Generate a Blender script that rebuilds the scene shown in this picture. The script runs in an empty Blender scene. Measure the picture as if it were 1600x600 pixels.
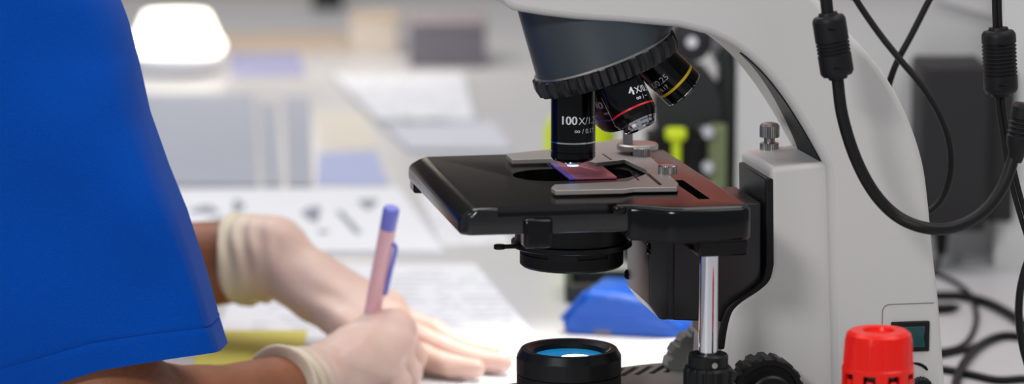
import bpy, bmesh, math, random
import numpy as np
from mathutils import Vector, Matrix
random.seed(4)
C = bpy.context.scene.collection
S = bpy.context.scene
R = math.radians
PI = math.pi
MM = 0.001

# ------------------------------------------------------------------ camera, world, lights, exposure
FPX = 5000.0
PITCH = math.atan(810 / 5000)
CAMH = 455.0                                   # millimetres above the bench top
cam = bpy.data.cameras.new('camera')
cam.sensor_width = 36.0
cam.lens = 36.0 * FPX / 1600
cam.clip_start = 0.05
cam.clip_end = 60
cam.dof.use_dof = True
cam.dof.focus_distance = 1.77
cam.dof.aperture_fstop = 5.8
camo = bpy.data.objects.new('camera', cam)
camo.location = (0, 0, CAMH * MM)
camo.rotation_euler = (PI / 2 - PITCH, 0, 0)
C.objects.link(camo)
S.camera = camo

S.view_settings.view_transform = 'Standard'
S.view_settings.look = 'None'
S.view_settings.gamma = 1
S.view_settings.use_curve_mapping = False
S.view_settings.exposure = -0.19
try:
    S.cycles.use_denoising = True
except Exception:
    pass

w = bpy.data.worlds.new('room_light')
S.world = w
w.use_nodes = True
w.node_tree.nodes['Background'].inputs[0].default_value = (0.80, 0.84, 0.92, 1)
w.node_tree.nodes['Background'].inputs[1].default_value = 0.40


def area(name, loc, target, size, size_y, power, col):
    l = bpy.data.lights.new(name, 'AREA')
    l.shape = 'RECTANGLE'
    l.size = size
    l.size_y = size_y
    l.energy = power
    l.color = col
    o = bpy.data.objects.new(name, l)
    o.location = loc
    o.rotation_euler = (Vector(target) - Vector(loc)).to_track_quat('-Z', 'Y').to_euler()
    C.objects.link(o)
    return o


def spot(name, loc, target, power, col, ang, blend=0.6, rad=0.05):
    l = bpy.data.lights.new(name, 'SPOT')
    l.energy = power
    l.color = col
    l.spot_size = R(ang)
    l.spot_blend = blend
    l.shadow_soft_size = rad
    o = bpy.data.objects.new(name, l)
    o.location = loc
    o.rotation_euler = (Vector(target) - Vector(loc)).to_track_quat('-Z', 'Y').to_euler()
    C.objects.link(o)
    return o


area('ceiling_light', (-0.3, 2.95, 1.75), (-0.1, 2.95, 0), 2.4, 1.9, 42, (1.0, 0.98, 0.96))
area('key_light', (-0.75, 0.1, 1.15), (0.1, 1.8, 0.1), 0.34, 0.28, 19, (0.97, 0.98, 1.0))  # added key light from the upper left front, not a window
area('fill_light_right', (0.9, 1.35, 1.5), (0.25, 2.1, 0.1), 1.2, 0.8, 13, (1.0, 0.98, 0.95))  # added fill that brightens the pier and the right side
spot('desk_lamp_light', (0.13, 2.22, 0.50), (0.062, 2.09, 0.0), 19.0, (1.0, 0.90, 0.82), 36, 0.8, 0.04)


def pix(x, y, Y):
    """point (mm) of the sight line through a photo pixel, at distance Y (mm) along the bench"""
    p = PITCH
    d = np.array([0, math.cos(p), -math.sin(p)]) + np.array([1.0, 0, 0]) * ((x - 800) / FPX) \
        + np.array([0, math.sin(p), math.cos(p)]) * ((300 - y) / FPX)
    return np.array([0, 0, CAMH]) + d * (Y / d[1])


def pixz(x, y, Z=0.0):
    p = PITCH
    d = np.array([0, math.cos(p), -math.sin(p)]) + np.array([1.0, 0, 0]) * ((x - 800) / FPX) \
        + np.array([0, math.sin(p), math.cos(p)]) * ((300 - y) / FPX)
    return np.array([0, 0, CAMH]) + d * ((Z - CAMH) / d[2])


# ------------------------------------------------------------------ materials
def lin(c):
    c = c / 255.0
    return c / 12.92 if c <= 0.04045 else ((c + 0.055) / 1.055) ** 2.4


def rgb(r, g, b):
    return (lin(r), lin(g), lin(b), 1)


def mat(name, col, rough=0.5, metal=0.0, bump=0.0, bscale=400.0, var=0.0, vscale=30.0, spec=0.5, spec_tint=None,
        coat=0.0, sss=0.0, sss_col=None, trans=0.0, emit=None, estr=0.0, sheen=0.0):
    m = bpy.data.materials.new(name)
    m.use_nodes = True
    nt = m.node_tree
    b = nt.nodes['Principled BSDF']
    b.inputs['Base Color'].default_value = col
    b.inputs['Roughness'].default_value = rough
    b.inputs['Metallic'].default_value = metal
    b.inputs['Specular IOR Level'].default_value = spec
    if spec_tint:
        b.inputs['Specular Tint'].default_value = spec_tint
    b.inputs['Coat Weight'].default_value = coat
    b.inputs['Coat Roughness'].default_value = 0.15
    b.inputs['Transmission Weight'].default_value = trans
    b.inputs['Sheen Weight'].default_value = sheen
    if sss:
        b.inputs['Subsurface Weight'].default_value = sss
        b.inputs['Subsurface Radius'].default_value = (0.006, 0.003, 0.002)
        b.inputs['Subsurface Scale'].default_value = 0.6
    if emit:
        b.inputs['Emission Color'].default_value = emit
        b.inputs['Emission Strength'].default_value = estr
    tc = nt.nodes.new('ShaderNodeTexCoord')
    if bump:
        n = nt.nodes.new('ShaderNodeTexNoise')
        n.inputs['Scale'].default_value = bscale
        n.inputs['Detail'].default_value = 3
        nt.links.new(tc.outputs['Object'], n.inputs['Vector'])
        bp = nt.nodes.new('ShaderNodeBump')
        bp.inputs['Strength'].default_value = bump
        bp.inputs['Distance'].default_value = 0.0006
        nt.links.new(n.outputs['Fac'], bp.inputs['Height'])
        nt.links.new(bp.outputs['Normal'], b.inputs['Normal'])
    if var:
        n = nt.nodes.new('ShaderNodeTexNoise')
        n.inputs['Scale'].default_value = vscale
        n.inputs['Detail'].default_value = 4
        nt.links.new(tc.outputs['Object'], n.inputs['Vector'])
        mx = nt.nodes.new('ShaderNodeMix')
        mx.data_type = 'RGBA'
        mx.inputs[6].default_value = col
        mx.inputs[7].default_value = tuple(min(1, c * (1 - var)) for c in col[:3]) + (1,)
        nt.links.new(n.outputs['Fac'], mx.inputs[0])
        nt.links.new(mx.outputs[2], b.inputs['Base Color'])
    return m


def nodes_of(m):
    return m.node_tree, m.node_tree.nodes['Principled BSDF']


M = {}
M['white_body'] = mat('white_enamel', rgb(198, 195, 192), 0.42, bump=0.06, bscale=900, spec=0.4)
M['grey_body'] = mat('grey_enamel', rgb(120, 118, 114), 0.45, bump=0.08, bscale=700)
M['dark_panel'] = mat('dark_gloss_panel', rgb(22, 32, 36), 0.5, spec=0.15)
M['slate'] = mat('slate_enamel', rgb(50, 57, 63), 0.38, bump=0.05, bscale=900)
M['black'] = mat('black_plastic', rgb(17, 17, 18), 0.42, bump=0.08, bscale=800, spec=0.25)
M['black_matte'] = mat('black_matte_paint', rgb(20, 20, 21), 0.55, bump=0.1, bscale=900, spec=0.25)
M['black_gloss'] = mat('black_lacquer', rgb(8, 8, 9), 0.14, spec=0.25)
M['rubber'] = mat('black_rubber', rgb(17, 17, 18), 0.5, bump=0.08, bscale=500, spec=0.25)
M['stage_top'] = mat('stage_lacquer', rgb(9, 8, 8), 0.2, spec=0.6)
M['anodised'] = mat('black_anodised_metal', rgb(58, 57, 58), 0.36, 0.7, bump=0.05, bscale=900)
M['chrome'] = mat('chrome', rgb(215, 215, 220), 0.08, 1.0)
M['steel'] = mat('satin_steel', rgb(178, 174, 170), 0.34, 1.0, bump=0.05, bscale=600)
M['clip_metal'] = mat('grey_painted_metal', rgb(150, 144, 140), 0.42, 0.25, bump=0.05, bscale=900)
M['text_white'] = mat('white_print', rgb(228, 228, 232), 0.5)
M['band_red'] = mat('red_band', rgb(214, 22, 36), 0.35)
M['band_yellow'] = mat('yellow_band', rgb(226, 190, 20), 0.35)
M['band_blue'] = mat('blue_band', rgb(30, 90, 200), 0.35)
M['lens_glass'] = mat('lens_glass', rgb(200, 210, 220), 0.05, spec=0.8)
M['glow_lens'] = mat('emissive_front_lens', rgb(120, 170, 255), 0.1, emit=(0.16, 0.42, 1.0, 1), estr=7)  # emission stands in for illuminator light coming up through the slide
M['filter_glass'] = mat('blue_filter_glass', rgb(20, 128, 190), 0.06, spec=0.6, emit=(0.008, 0.20, 0.42, 1), estr=0.75)
M['lamp_disc'] = mat('lit_lamp_disc', rgb(255, 255, 255), 0.3, emit=(0.80, 0.95, 1.0, 1), estr=5)
M['blue_glow'] = mat('emissive_condenser_lens', rgb(170, 210, 230), 0.3, emit=(0.45, 0.80, 1.0, 1), estr=1.2)  # emission stands in for the illuminator's light on the condenser
M['teal'] = mat('teal_rocker', rgb(2, 62, 64), 0.25)
M['red_plastic'] = mat('red_plastic', rgb(232, 20, 4), 0.3, spec=0.35)
M['amber'] = mat('dark_bottle_glass', rgb(40, 24, 14), 0.1)
M['blue_plastic'] = mat('blue_plastic', rgb(0, 82, 182), 0.34, bump=0.04, bscale=500)
M['neon'] = mat('neon_yellow_plastic', rgb(206, 226, 24), 0.45)
M['olive'] = mat('olive_paint', rgb(112, 122, 84), 0.5)
M['adapter'] = mat('adapter_plastic', rgb(24, 22, 24), 0.55, bump=0.1, bscale=500)
M['bench'] = mat('bench_laminate', rgb(200, 199, 201), 0.42, var=0.08, vscale=6)
M['wall'] = mat('wall_paint', rgb(206, 206, 204), 0.75, var=0.06, vscale=4)
M['wall_far'] = mat('far_wall_paint', rgb(196, 184, 172), 0.75, var=0.2, vscale=3)
M['floor'] = mat('floor_vinyl', rgb(128, 126, 124), 0.5, var=0.15, vscale=5)
M['paper_white'] = mat('plain_paper', rgb(226, 227, 233), 0.8)
M['paper_edge'] = mat('paper_stack', rgb(206, 208, 218), 0.8, var=0.08, vscale=80)
M['paper_yellow'] = mat('yellow_paper', rgb(206, 196, 92), 0.8)
M['paper_lavender'] = mat('lavender_card', rgb(170, 178, 212), 0.8)
M['paper_tan'] = mat('tan_card', rgb(196, 178, 160), 0.8)
M['box_purple'] = mat('purple_grey_card', rgb(124, 119, 130), 0.7, var=0.12, vscale=20)
M['box_grey'] = mat('pale_grey_plastic', rgb(186, 189, 196), 0.5)
M['box_dark'] = mat('dark_plastic', rgb(22, 27, 26), 0.5)
M['shade'] = mat('lit_lamp_shade', rgb(255, 246, 230), 0.6, emit=(1.0, 0.93, 0.80, 1), estr=4.0)
M['skin'] = mat('brown_skin', rgb(164, 102, 68), 0.5, bump=0.8, bscale=260, var=0.28, vscale=55, sss=0.12)
M['glove'] = mat('latex_glove', rgb(222, 200, 184), 0.42, bump=0.25, bscale=120, var=0.10, vscale=40, sss=0.25)
M['glove_cuff'] = mat('latex_cuff', rgb(228, 216, 196), 0.45, bump=0.3, bscale=120, sss=0.2)
M['hair'] = mat('black_hair', rgb(20, 16, 14), 0.6, bump=0.6, bscale=300)
M['pen_body'] = mat('pale_pink_plastic', rgb(232, 186, 194), 0.3, sss=0.2)
M['pen_purple'] = mat('violet_plastic', rgb(118, 122, 214), 0.3)
M['slide_glass'] = mat('stained_glass_slide', rgb(170, 92, 104), 0.08, spec=0.6)
M['slide_label'] = mat('violet_slide_edge', rgb(112, 88, 170), 0.12, spec=0.7)

# cloth with a fine weave
m = M['cloth'] = mat('blue_cotton', rgb(0, 72, 172), 0.9, sheen=0.05, spec=0.08)
nt, b = nodes_of(m)
tc = nt.nodes.new('ShaderNodeTexCoord')
mp = nt.nodes.new('ShaderNodeMapping')
mp.inputs['Scale'].default_value = (700, 700, 2600)
nz = nt.nodes.new('ShaderNodeTexNoise')
nz.inputs['Scale'].default_value = 1.0
nz.inputs['Detail'].default_value = 3
nt.links.new(tc.outputs['Object'], mp.inputs['Vector'])
nt.links.new(mp.outputs['Vector'], nz.inputs['Vector'])
mx = nt.nodes.new('ShaderNodeMix')
mx.data_type = 'RGBA'
mx.inputs[6].default_value = rgb(0, 58, 146)
mx.inputs[7].default_value = rgb(0, 78, 178)
nt.links.new(nz.outputs['Fac'], mx.inputs[0])
nt.links.new(mx.outputs[2], b.inputs['Base Color'])
bp = nt.nodes.new('ShaderNodeBump')
bp.inputs['Strength'].default_value = 0.4
bp.inputs['Distance'].default_value = 0.0004
nt.links.new(nz.outputs['Fac'], bp.inputs['Height'])
nt.links.new(bp.outputs['Normal'], b.inputs['Normal'])


m = M['glove']
nt, b = nodes_of(m)
for l in list(nt.links):
    if l.to_socket == b.inputs['Base Color']:
        nt.links.remove(l)
at = nt.nodes.new('ShaderNodeAttribute')
at.attribute_name = 'slack'
nz = nt.nodes.new('ShaderNodeTexNoise')
nz.inputs['Scale'].default_value = 45
nz.inputs['Detail'].default_value = 4
tc = nt.nodes.new('ShaderNodeTexCoord')
nt.links.new(tc.outputs['Object'], nz.inputs['Vector'])
mx0 = nt.nodes.new('ShaderNodeMix')
mx0.data_type = 'RGBA'
mx0.inputs[6].default_value = rgb(216, 176, 160)
mx0.inputs[7].default_value = rgb(226, 202, 190)
nt.links.new(nz.outputs['Fac'], mx0.inputs[0])
mx = nt.nodes.new('ShaderNodeMix')
mx.data_type = 'RGBA'
mx.inputs[7].default_value = rgb(224, 210, 186)
nt.links.new(at.outputs['Fac'], mx.inputs[0])
nt.links.new(mx0.outputs[2], mx.inputs[6])
nt.links.new(mx.outputs[2], b.inputs['Base Color'])


def printed(name, rows, ink=0.55, base=(226, 227, 233), gap=0.45, col=(90, 96, 120)):
    """white paper with rows of printed lines of text"""
    m = mat(name, rgb(*base), 0.8)
    nt, b = nodes_of(m)
    tc = nt.nodes.new('ShaderNodeTexCoord')
    sep = nt.nodes.new('ShaderNodeSeparateXYZ')
    nt.links.new(tc.outputs['Generated'], sep.inputs[0])

    def math_(op, a, c):
        n = nt.nodes.new('ShaderNodeMath')
        n.operation = op
        for i, q in enumerate((a, c)):
            if isinstance(q, (int, float)):
                n.inputs[i].default_value = q
            else:
                nt.links.new(q, n.inputs[i])
        return n.outputs[0]
    fr = math_('FRACT', math_('MULTIPLY', sep.outputs['Y'], rows), 0)
    line = math_('LESS_THAN', fr, gap)
    mp = nt.nodes.new('ShaderNodeMapping')
    mp.inputs['Scale'].default_value = (9, rows * 0.5, 1)
    nt.links.new(tc.outputs['Generated'], mp.inputs['Vector'])
    n = nt.nodes.new('ShaderNodeTexNoise')
    n.inputs['Scale'].default_value = 1.6
    n.inputs['Detail'].default_value = 5
    nt.links.new(mp.outputs['Vector'], n.inputs['Vector'])
    w_ = math_('GREATER_THAN', n.outputs['Fac'], 0.5)
    marg = math_('MULTIPLY', math_('GREATER_THAN', sep.outputs['X'], 0.1), math_('LESS_THAN', sep.outputs['X'], 0.9))
    marg = math_('MULTIPLY', marg, math_('LESS_THAN', sep.outputs['Y'], 0.92))
    f = math_('MULTIPLY', math_('MULTIPLY', line, w_), marg)
    f = math_('MULTIPLY', f, ink)
    mx = nt.nodes.new('ShaderNodeMix')
    mx.data_type = 'RGBA'
    mx.inputs[6].default_value = rgb(*base)
    mx.inputs[7].default_value = rgb(*col)
    nt.links.new(f, mx.inputs[0])
    nt.links.new(mx.outputs[2], b.inputs['Base Color'])
    return m


M['print_text'] = printed('printed_text_page', 16, 0.28)
M['print_form'] = printed('printed_form_page', 11, 0.22)
M['print_far'] = printed('printed_far_page', 9, 0.22)


# ------------------------------------------------------------------ mesh helpers (all lengths in millimetres)
def catmull(pts, n=6, closed=False):
    P = [np.array(p, float) for p in pts]
    out = []
    N = len(P)
    rng = range(N) if closed else range(N - 1)
    for i in rng:
        if closed:
            p0, p1, p2, p3 = P[(i - 1) % N], P[i], P[(i + 1) % N], P[(i + 2) % N]
        else:
            p1, p2 = P[i], P[i + 1]
            p0 = P[i - 1] if i else 2 * p1 - p2
            p3 = P[i + 2] if i + 2 < N else 2 * p2 - p1
        for k in range(n):
            t = k / n
            out.append(0.5 * ((2 * p1) + (-p0 + p2) * t + (2 * p0 - 5 * p1 + 4 * p2 - p3) * t * t + (-p0 + 3 * p1 - 3 * p2 + p3) * t ** 3))
    if not closed:
        out.append(P[-1])
    return out


class MB:
    def __init__(s):
        s.v = []
        s.f = []

    def add(s, vs, fs, mtx=None):
        o = len(s.v)
        for p in vs:
            if mtx is not None:
                p = mtx @ Vector(p)
            s.v.append((p[0], p[1], p[2]))
        for f in fs:
            s.f.append([i + o for i in f])
        return s

    def box(s, c, d, mtx=None):
        x, y, z = c
        a, b, e = d[0] / 2, d[1] / 2, d[2] / 2
        vs = [(x + i * a, y + j * b, z + k * e) for i in (-1, 1) for j in (-1, 1) for k in (-1, 1)]
        fs = [(0, 1, 3, 2), (4, 6, 7, 5), (0, 4, 5, 1), (2, 3, 7, 6), (0, 2, 6, 4), (1, 5, 7, 3)]
        return s.add(vs, fs, mtx)

    def prism(s, poly, lo, hi, axis='z', mtx=None):
        """poly of 2-D points; axis z -> (x,y); axis y -> (x,z); axis x -> (y,z)"""
        n = len(poly)

        def P(q, h):
            return {'z': (q[0], q[1], h), 'y': (q[0], h, q[1]), 'x': (h, q[0], q[1])}[axis]
        vs = [P(q, lo) for q in poly] + [P(q, hi) for q in poly]
        fs = [list(range(n))[::-1], list(range(n, 2 * n))]
        fs += [(i, (i + 1) % n, (i + 1) % n + n, i + n) for i in range(n)]
        return s.add(vs, fs, mtx)

    def lathe(s, prof, c=(0, 0, 0), seg=48, mtx=None, cap=True, rib=None):
        """prof: (r, z) along the axis; rib(k, i) scales r for segment i of ring k"""
        vs, fs = [], []
        n = len(prof)
        for k, (r, z) in enumerate(prof):
            for i in range(seg):
                a = 2 * PI * i / seg
                q = r * (rib(k, i) if rib else 1)
                vs.append((c[0] + q * math.cos(a), c[1] + q * math.sin(a), c[2] + z))
        for k in range(n - 1):
            for i in range(seg):
                j = (i + 1) % seg
                fs.append((k * seg + i, k * seg + j, (k + 1) * seg + j, (k + 1) * seg + i))
        if cap:
            fs.append(list(range(seg))[::-1])
            fs.append([(n - 1) * seg + i for i in range(seg)])
        return s.add(vs, fs, mtx)

    def tube(s, pts, r, seg=12, cap=True):
        P = [Vector(p) for p in pts]
        n = len(P)
        rr = r if hasattr(r, '__len__') else [r] * n
        T = [(P[min(i + 1, n - 1)] - P[max(i - 1, 0)]).normalized() for i in range(n)]
        up = Vector((0, 0, 1)) if abs(T[0].z) < 0.9 else Vector((1, 0, 0))
        N = (up - T[0] * up.dot(T[0])).normalized()
        vs, fs = [], []
        for i in range(n):
            N = (N - T[i] * N.dot(T[i])).normalized()
            B = T[i].cross(N)
            for k in range(seg):
                a = 2 * PI * k / seg
                vs.append(P[i] + (N * math.cos(a) + B * math.sin(a)) * rr[i])
        for i in range(n - 1):
            for k in range(seg):
                j = (k + 1) % seg
                fs.append((i * seg + k, i * seg + j, (i + 1) * seg + j, (i + 1) * seg + k))
        if cap:
            fs.append(list(range(seg))[::-1])
            fs.append([(n - 1) * seg + k for k in range(seg)])
        return s.add(vs, fs)

    def loft(s, rings, cap=True, closed=True):
        n = len(rings[0])
        vs = [p for r in rings for p in r]
        fs = []
        for i in range(len(rings) - 1):
            for k in range(n if closed else n - 1):
                j = (k + 1) % n
                fs.append((i * n + k, i * n + j, (i + 1) * n + j, (i + 1) * n + k))
        if cap:
            fs.append(list(range(n))[::-1])
            fs.append([(len(rings) - 1) * n + k for k in range(n)])
        return s.add(vs, fs)

    def build(s, name, m, parent=None, bevel=0.0, seg=3, angle=32, loc=None, rotz=0, world=False, bev_angle=38):
        me = bpy.data.meshes.new(name)
        v = np.array(s.v, float)
        off = np.zeros(3)
        if parent is None and loc is None:
            off = np.array([v[:, 0].mean(), v[:, 1].mean(), v[:, 2].min()])
        v = (v - off) * MM
        me.from_pydata([tuple(q) for q in v], [], s.f)
        bm = bmesh.new()
        bm.from_mesh(me)
        bmesh.ops.remove_doubles(bm, verts=bm.verts, dist=1e-6)
        bmesh.ops.recalc_face_normals(bm, faces=bm.faces)
        bm.to_mesh(me)
        bm.free()
        me.materials.append(m)
        me.polygons.foreach_set('use_smooth', [True] * len(me.polygons))
        me.set_sharp_from_angle(angle=R(angle))
        o = bpy.data.objects.new(name, me)
        C.objects.link(o)
        if parent is not None:
            o.parent = parent
        elif loc is not None:
            o.location = Vector(loc) * MM
            o.rotation_euler.z = rotz
        else:
            o.location = Vector(off) * MM
        if bevel:
            bv = o.modifiers.new('bevel', 'BEVEL')
            bv.width = bevel * MM
            bv.segments = seg
            bv.limit_method = 'ANGLE'
            bv.angle_limit = R(bev_angle)
            bv.use_clamp_overlap = True
            bv.harden_normals = False
        return o


def cut(o, cutter):
    """cut a shape (an MB in the object's own frame) out of an object's mesh, before its bevel"""
    c = cutter.build('cutter', o.data.materials[0], parent=o)
    c.parent = None
    bpy.context.view_layer.update()
    c.matrix_world = o.matrix_world.copy()
    md = o.modifiers.new('cut', 'BOOLEAN')
    md.object = c
    md.operation = 'DIFFERENCE'
    md.solver = 'EXACT'
    bpy.context.view_layer.update()
    dg = bpy.context.evaluated_depsgraph_get()
    me = bpy.data.meshes.new_from_object(o.evaluated_get(dg))
    o.modifiers.clear()
    o.data = me
    me.polygons.foreach_set('use_smooth', [True] * len(me.polygons))
    me.set_sharp_from_angle(angle=R(32))
    bpy.data.objects.remove(c)


def tag(o, label=None, cat=None, group=None, kind=None):
    if label:
        o['label'] = label
    if cat:
        o['category'] = cat
    if group:
        o['group'] = group
    if kind:
        o['kind'] = kind
    return o


def thing(name, label, cat, loc=(0, 0, 0), rotz=0.0, group=None):
    o = bpy.data.objects.new(name, None)
    C.objects.link(o)
    o.empty_display_size = 0.02
    o.location = Vector(loc) * MM
    o.rotation_euler = (0, 0, rotz)
    return tag(o, label, cat, group)


def cyl_text(lines, radius, name, parent, mtx=None):
    """lines: (text, cap height mm, start angle deg, z mm, bold offset). Lettering wrapped round a vertical cylinder."""
    vs_all, fs_all = [], []
    strikes = []
    for (txt, size, a0, z0, bold, xoff) in lines:
        for q in ((0, 0.16, 0.32) if bold else (0,)):
            strikes.append((txt, size, a0, z0, xoff + q))
    for (txt, size, a0, z0, xoff) in strikes:
        cu = bpy.data.curves.new('lettering', 'FONT')
        cu.body = txt
        cu.size = size / 0.70
        cu.extrude = 0.0
        cu.resolution_u = 3
        ob = bpy.data.objects.new('lettering', cu)
        C.objects.link(ob)
        dg = bpy.context.evaluated_depsgraph_get()
        me = bpy.data.meshes.new_from_object(ob.evaluated_get(dg))
        bm = bmesh.new()
        bm.from_mesh(me)
        bmesh.ops.triangulate(bm, faces=bm.faces)
        o0 = len(vs_all)
        for v in bm.verts:
            th = R(a0) + (v.co.x + xoff) / radius
            q = Vector((math.sin(th) * (radius + 0.06), -math.cos(th) * (radius + 0.06), z0 + v.co.y))
            vs_all.append(mtx @ q if mtx is not None else q)
        for f in bm.faces:
            fs_all.append([v.index + o0 for v in f.verts])
        bm.free()
        bpy.data.objects.remove(ob)
        bpy.data.meshes.remove(me)
        bpy.data.curves.remove(cu)
    me = bpy.data.meshes.new(name)
    me.from_pydata([tuple(v * MM) for v in vs_all], [], fs_all)
    me.materials.append(M['text_white'])
    o = bpy.data.objects.new(name, me)
    C.objects.link(o)
    o.parent = parent
    return o


# ------------------------------------------------------------------ the room
def struct(name, mb, m):
    return tag(mb.build(name, m), kind='structure')


struct('floor', MB().box((0, 2600, -760), (5200, 5600, 20)), M['floor'])
struct('wall_back', MB().box((0, 5010, 500), (5200, 20, 2500)), M['wall_far'])
struct('wall_right', MB().box((1175, 2850, 500), (2000, 760, 2500)), M['wall'])       # a pier of the wall beside the bench
tk = pix(1470, 2, 2466)
struct('trim_1', MB().prism([(0, 0), (300, -88), (300, 60), (0, 150)], 2462, 2472, 'y', Matrix.Translation((tk[0], 0, tk[2]))), M['wall'])
reflect_mat = mat('red_reflect_panel', rgb(200, 108, 92), 0.5, var=0.25, vscale=9)
struct('reflect_red', MB().box((342, 2452, 485), (536, 24, 500)), reflect_mat)                                   # unseen panel added on the pier so the stage reflects red
struct('reflect_dark', MB().box((-600, 4990, 1050), (2600, 20, 1300)), mat('dark_reflect_panel', rgb(30, 24, 23), 0.6, var=0.3, vscale=9))  # unseen dark panel added so the rest of the stage reflects black
struct('trim_2', MB().box((pix(1580, 300, 2455)[0], 2458, 330), (26, 24, 660)), M['wall'])

bench = thing('laboratory_bench', 'long pale grey laboratory bench carrying the microscope and papers', 'bench', (0, 2500, 0))
bl = [(-400, 800), (1200, 800), (1200, 2466), (171, 2466), (171, 4560), (-760, 4560), (-760, 3150), (-400, 2900)]
MB().prism([(x, y - 2500) for x, y in bl], -32, 0, 'z').build('worktop', M['bench'], bench, 3)
bl = [(-330, 850), (1150, 850), (1150, 2440), (140, 2440), (140, 4500), (-700, 4500), (-700, 3200), (-330, 2950)]
MB().prism([(x, y - 2500) for x, y in bl], -750, -32, 'z').build('base_cabinet', M['box_grey'], bench, 3)

# ------------------------------------------------------------------ the microscope
YAW = R(10)
ORI = np.array([34.4, 1750.0, 0.0])
mic = thing('microscope', 'white and black compound microscope with open stage and four objectives', 'microscope', ORI, YAW)


def mp_(px, py, yl):
    """photo pixel -> (x, z) on the microscope's own plane y = yl"""
    c, s = math.cos(YAW), math.sin(YAW)
    a = pix(px, py, 1000.0)
    o = np.array([0, 0, CAMH])
    d = a - o

    def L(v):
        return np.array([v[0] * c + v[1] * s, -v[0] * s + v[1] * c, v[2]])
    lo, ld = L(o - ORI), L(d)
    t = (yl - lo[1]) / ld[1]
    q = lo + ld * t
    return (q[0], q[2])


def mpz(px, py, z):
    q = pixz(px, py, z) - ORI
    c, s = math.cos(YAW), math.sin(YAW)
    return (q[0] * c + q[1] * s, -q[0] * s + q[1] * c)


ZS = 178.5          # top of the stage

# base
far = [(-64, 0), (-52, 20), (-25, 34), (5, 48), (40, 63), (80, 72), (200, 74)]
near = [(200, -74), (80, -72), (40, -63), (5, -48), (-25, -34), (-52, -20)]
far_s = [tuple(q) for q in catmull(far, 5)]
near_s = [tuple(q) for q in catmull(near, 5)]
base = MB().prism(far_s + near_s, 2, 58, 'z').build('base', M['grey_body'], mic, 3)
cutm = MB()
for k in range(9):
    x = 24 + k * 9
    cutm.box((0, 0, 58), (3.6, 26, 6), Matrix.Translation((x, 44 + k * 1.6, 0)) @ Matrix.Rotation(R(-32), 4, 'Z'))
cut(base, cutm)
for x, y in ((-30, 0), (170, 55), (170, -55)):
    MB().lathe([(9, 0), (9, 2.5)], (x, y, 0), 20).build('rubber_foot', M['rubber'], mic)

# arm (side outline, one bevelled solid)
inner = [(1110, 55), (1150, 75), (1190, 108), (1225, 150), (1255, 196), (1278, 236), (1292, 262)]
outer = [(1478, 600), (1468, 470), (1460, 400), (1452, 316), (1444, 258), (1428, 204), (1405, 152), (1376, 106), (1340, 64), (1300, 22), (1262, -16), (1200, -60)]
YA = -37
poly = [mp_(*q, YA) for q in [(783, -40), (783, -6), (788, 8), (803, 17), (850, 25), (900, 31), (1000, 38), (1060, 43)]]
inn = [tuple(q) for q in catmull([mp_(*q, YA) for q in inner], 6)]
poly += inn
poly += [(mp_(1297, 420, YA)[0], mp_(1297, 420, YA)[1]), (mp_(1302, 600, YA)[0], 56), (mp_(1490, 600, YA)[0], 56)]
poly += [tuple(q) for q in catmull([mp_(*q, YA) for q in outer], 5)]
poly += [mp_(*q, YA) for q in [(1100, -95), (950, -110), (790, -100)]]
MB().prism(poly, -37, 37, 'y').build('arm', M['white_body'], mic, 5, 4)
# dark inset running along the inner curve of the arm
rings = []
n = len(inn)
for i in range(8, n):
    t = (i - 8) / (n - 9)
    x, z = inn[i]
    dx, dz = inn[min(i + 1, n - 1)][0] - inn[i - 1][0], inn[min(i + 1, n - 1)][1] - inn[i - 1][1]
    l = math.hypot(dx, dz)
    nx, nz = dz / l, -dx / l
    if nx > 0:
        nx, nz = -nx, -nz
    wd = 4 + 46 * t ** 0.8
    y0 = -31
    a = 0.8
    rings.append([(x + nx * a, y0, z + nz * a), (x + nx * a, y0 + wd, z + nz * a), (x - nx * 2, y0 + wd, z - nz * 2), (x - nx * 2, y0, z - nz * 2)])
tag(MB().loft(rings).build('arm_inset', M['dark_panel'], mic), 'dark glossy inset on the inner curve of the arm')

# pillar block with its black guide
YB = -34
edge = [(1205, 414), (1199, 436), (1182, 453), (1152, 473), (1138, 492), (1129, 535), (1124, 600)]
edge_s = [tuple(q) for q in catmull([mp_(*q, YB) for q in edge], 5)]
top_l = mp_(1204, 262, YB)
xr = mp_(1322, 600, YB)[0]
MB().prism([top_l] + edge_s + [(edge_s[-1][0], 55), (xr, 55), (xr, mp_(1290, 250, YB)[1]), ], YB, 34, 'y').build('pillar', M['white_body'], mic, 3.2, 4)
gp = [(top_l[0] - 2.5, top_l[1] - 6)] + [(q[0] - 2.5, q[1]) for q in edge_s[:-4]]
gp = gp + [(q[0] + 6, q[1]) for q in gp[::-1]]
tag(MB().prism(gp, YB + 0.5, 28, 'y').build('focus_guide', M['black'], mic, 1.0), 'black focusing guide plate on the pillar front')
# knurled screw on the pillar
sx, sy = mpz(1202, 236, top_l[1])
zt = top_l[1] - 0.5


def knurl(r0, z0, z1, ch=0.8, count=28, depth=0.06, seg=112):
    mb = MB()
    prof = [(r0 - ch, z0), (r0, z0 + ch), (r0, z1 - ch), (r0 - ch, z1)]
    mb.lathe(prof, (0, 0, 0), seg, rib=lambda k, i: 1 - (depth if (i * count // seg * 4 + 0) % 4 == 0 and (i * count * 2 // seg) % 2 else 0))
    return mb


def place(mb, mtx):
    mb.v = [tuple(mtx @ Vector(p)) for p in mb.v]
    return mb


sc = MB()
sc.lathe([(5.4, 0), (5.4, 5.2), (3.2, 5.8), (3.2, 8), (5.6, 8.6), (5.6, 15), (4.6, 16.4), (2, 17)], (0, 0, 0), 56,
         rib=lambda k, i: 0.95 if i % 2 and k in (0, 1, 4, 5) else 1)
place(sc, Matrix.Translation((sx, sy, zt)))
sc.build('thumbscrew', M['steel'], mic)

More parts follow.
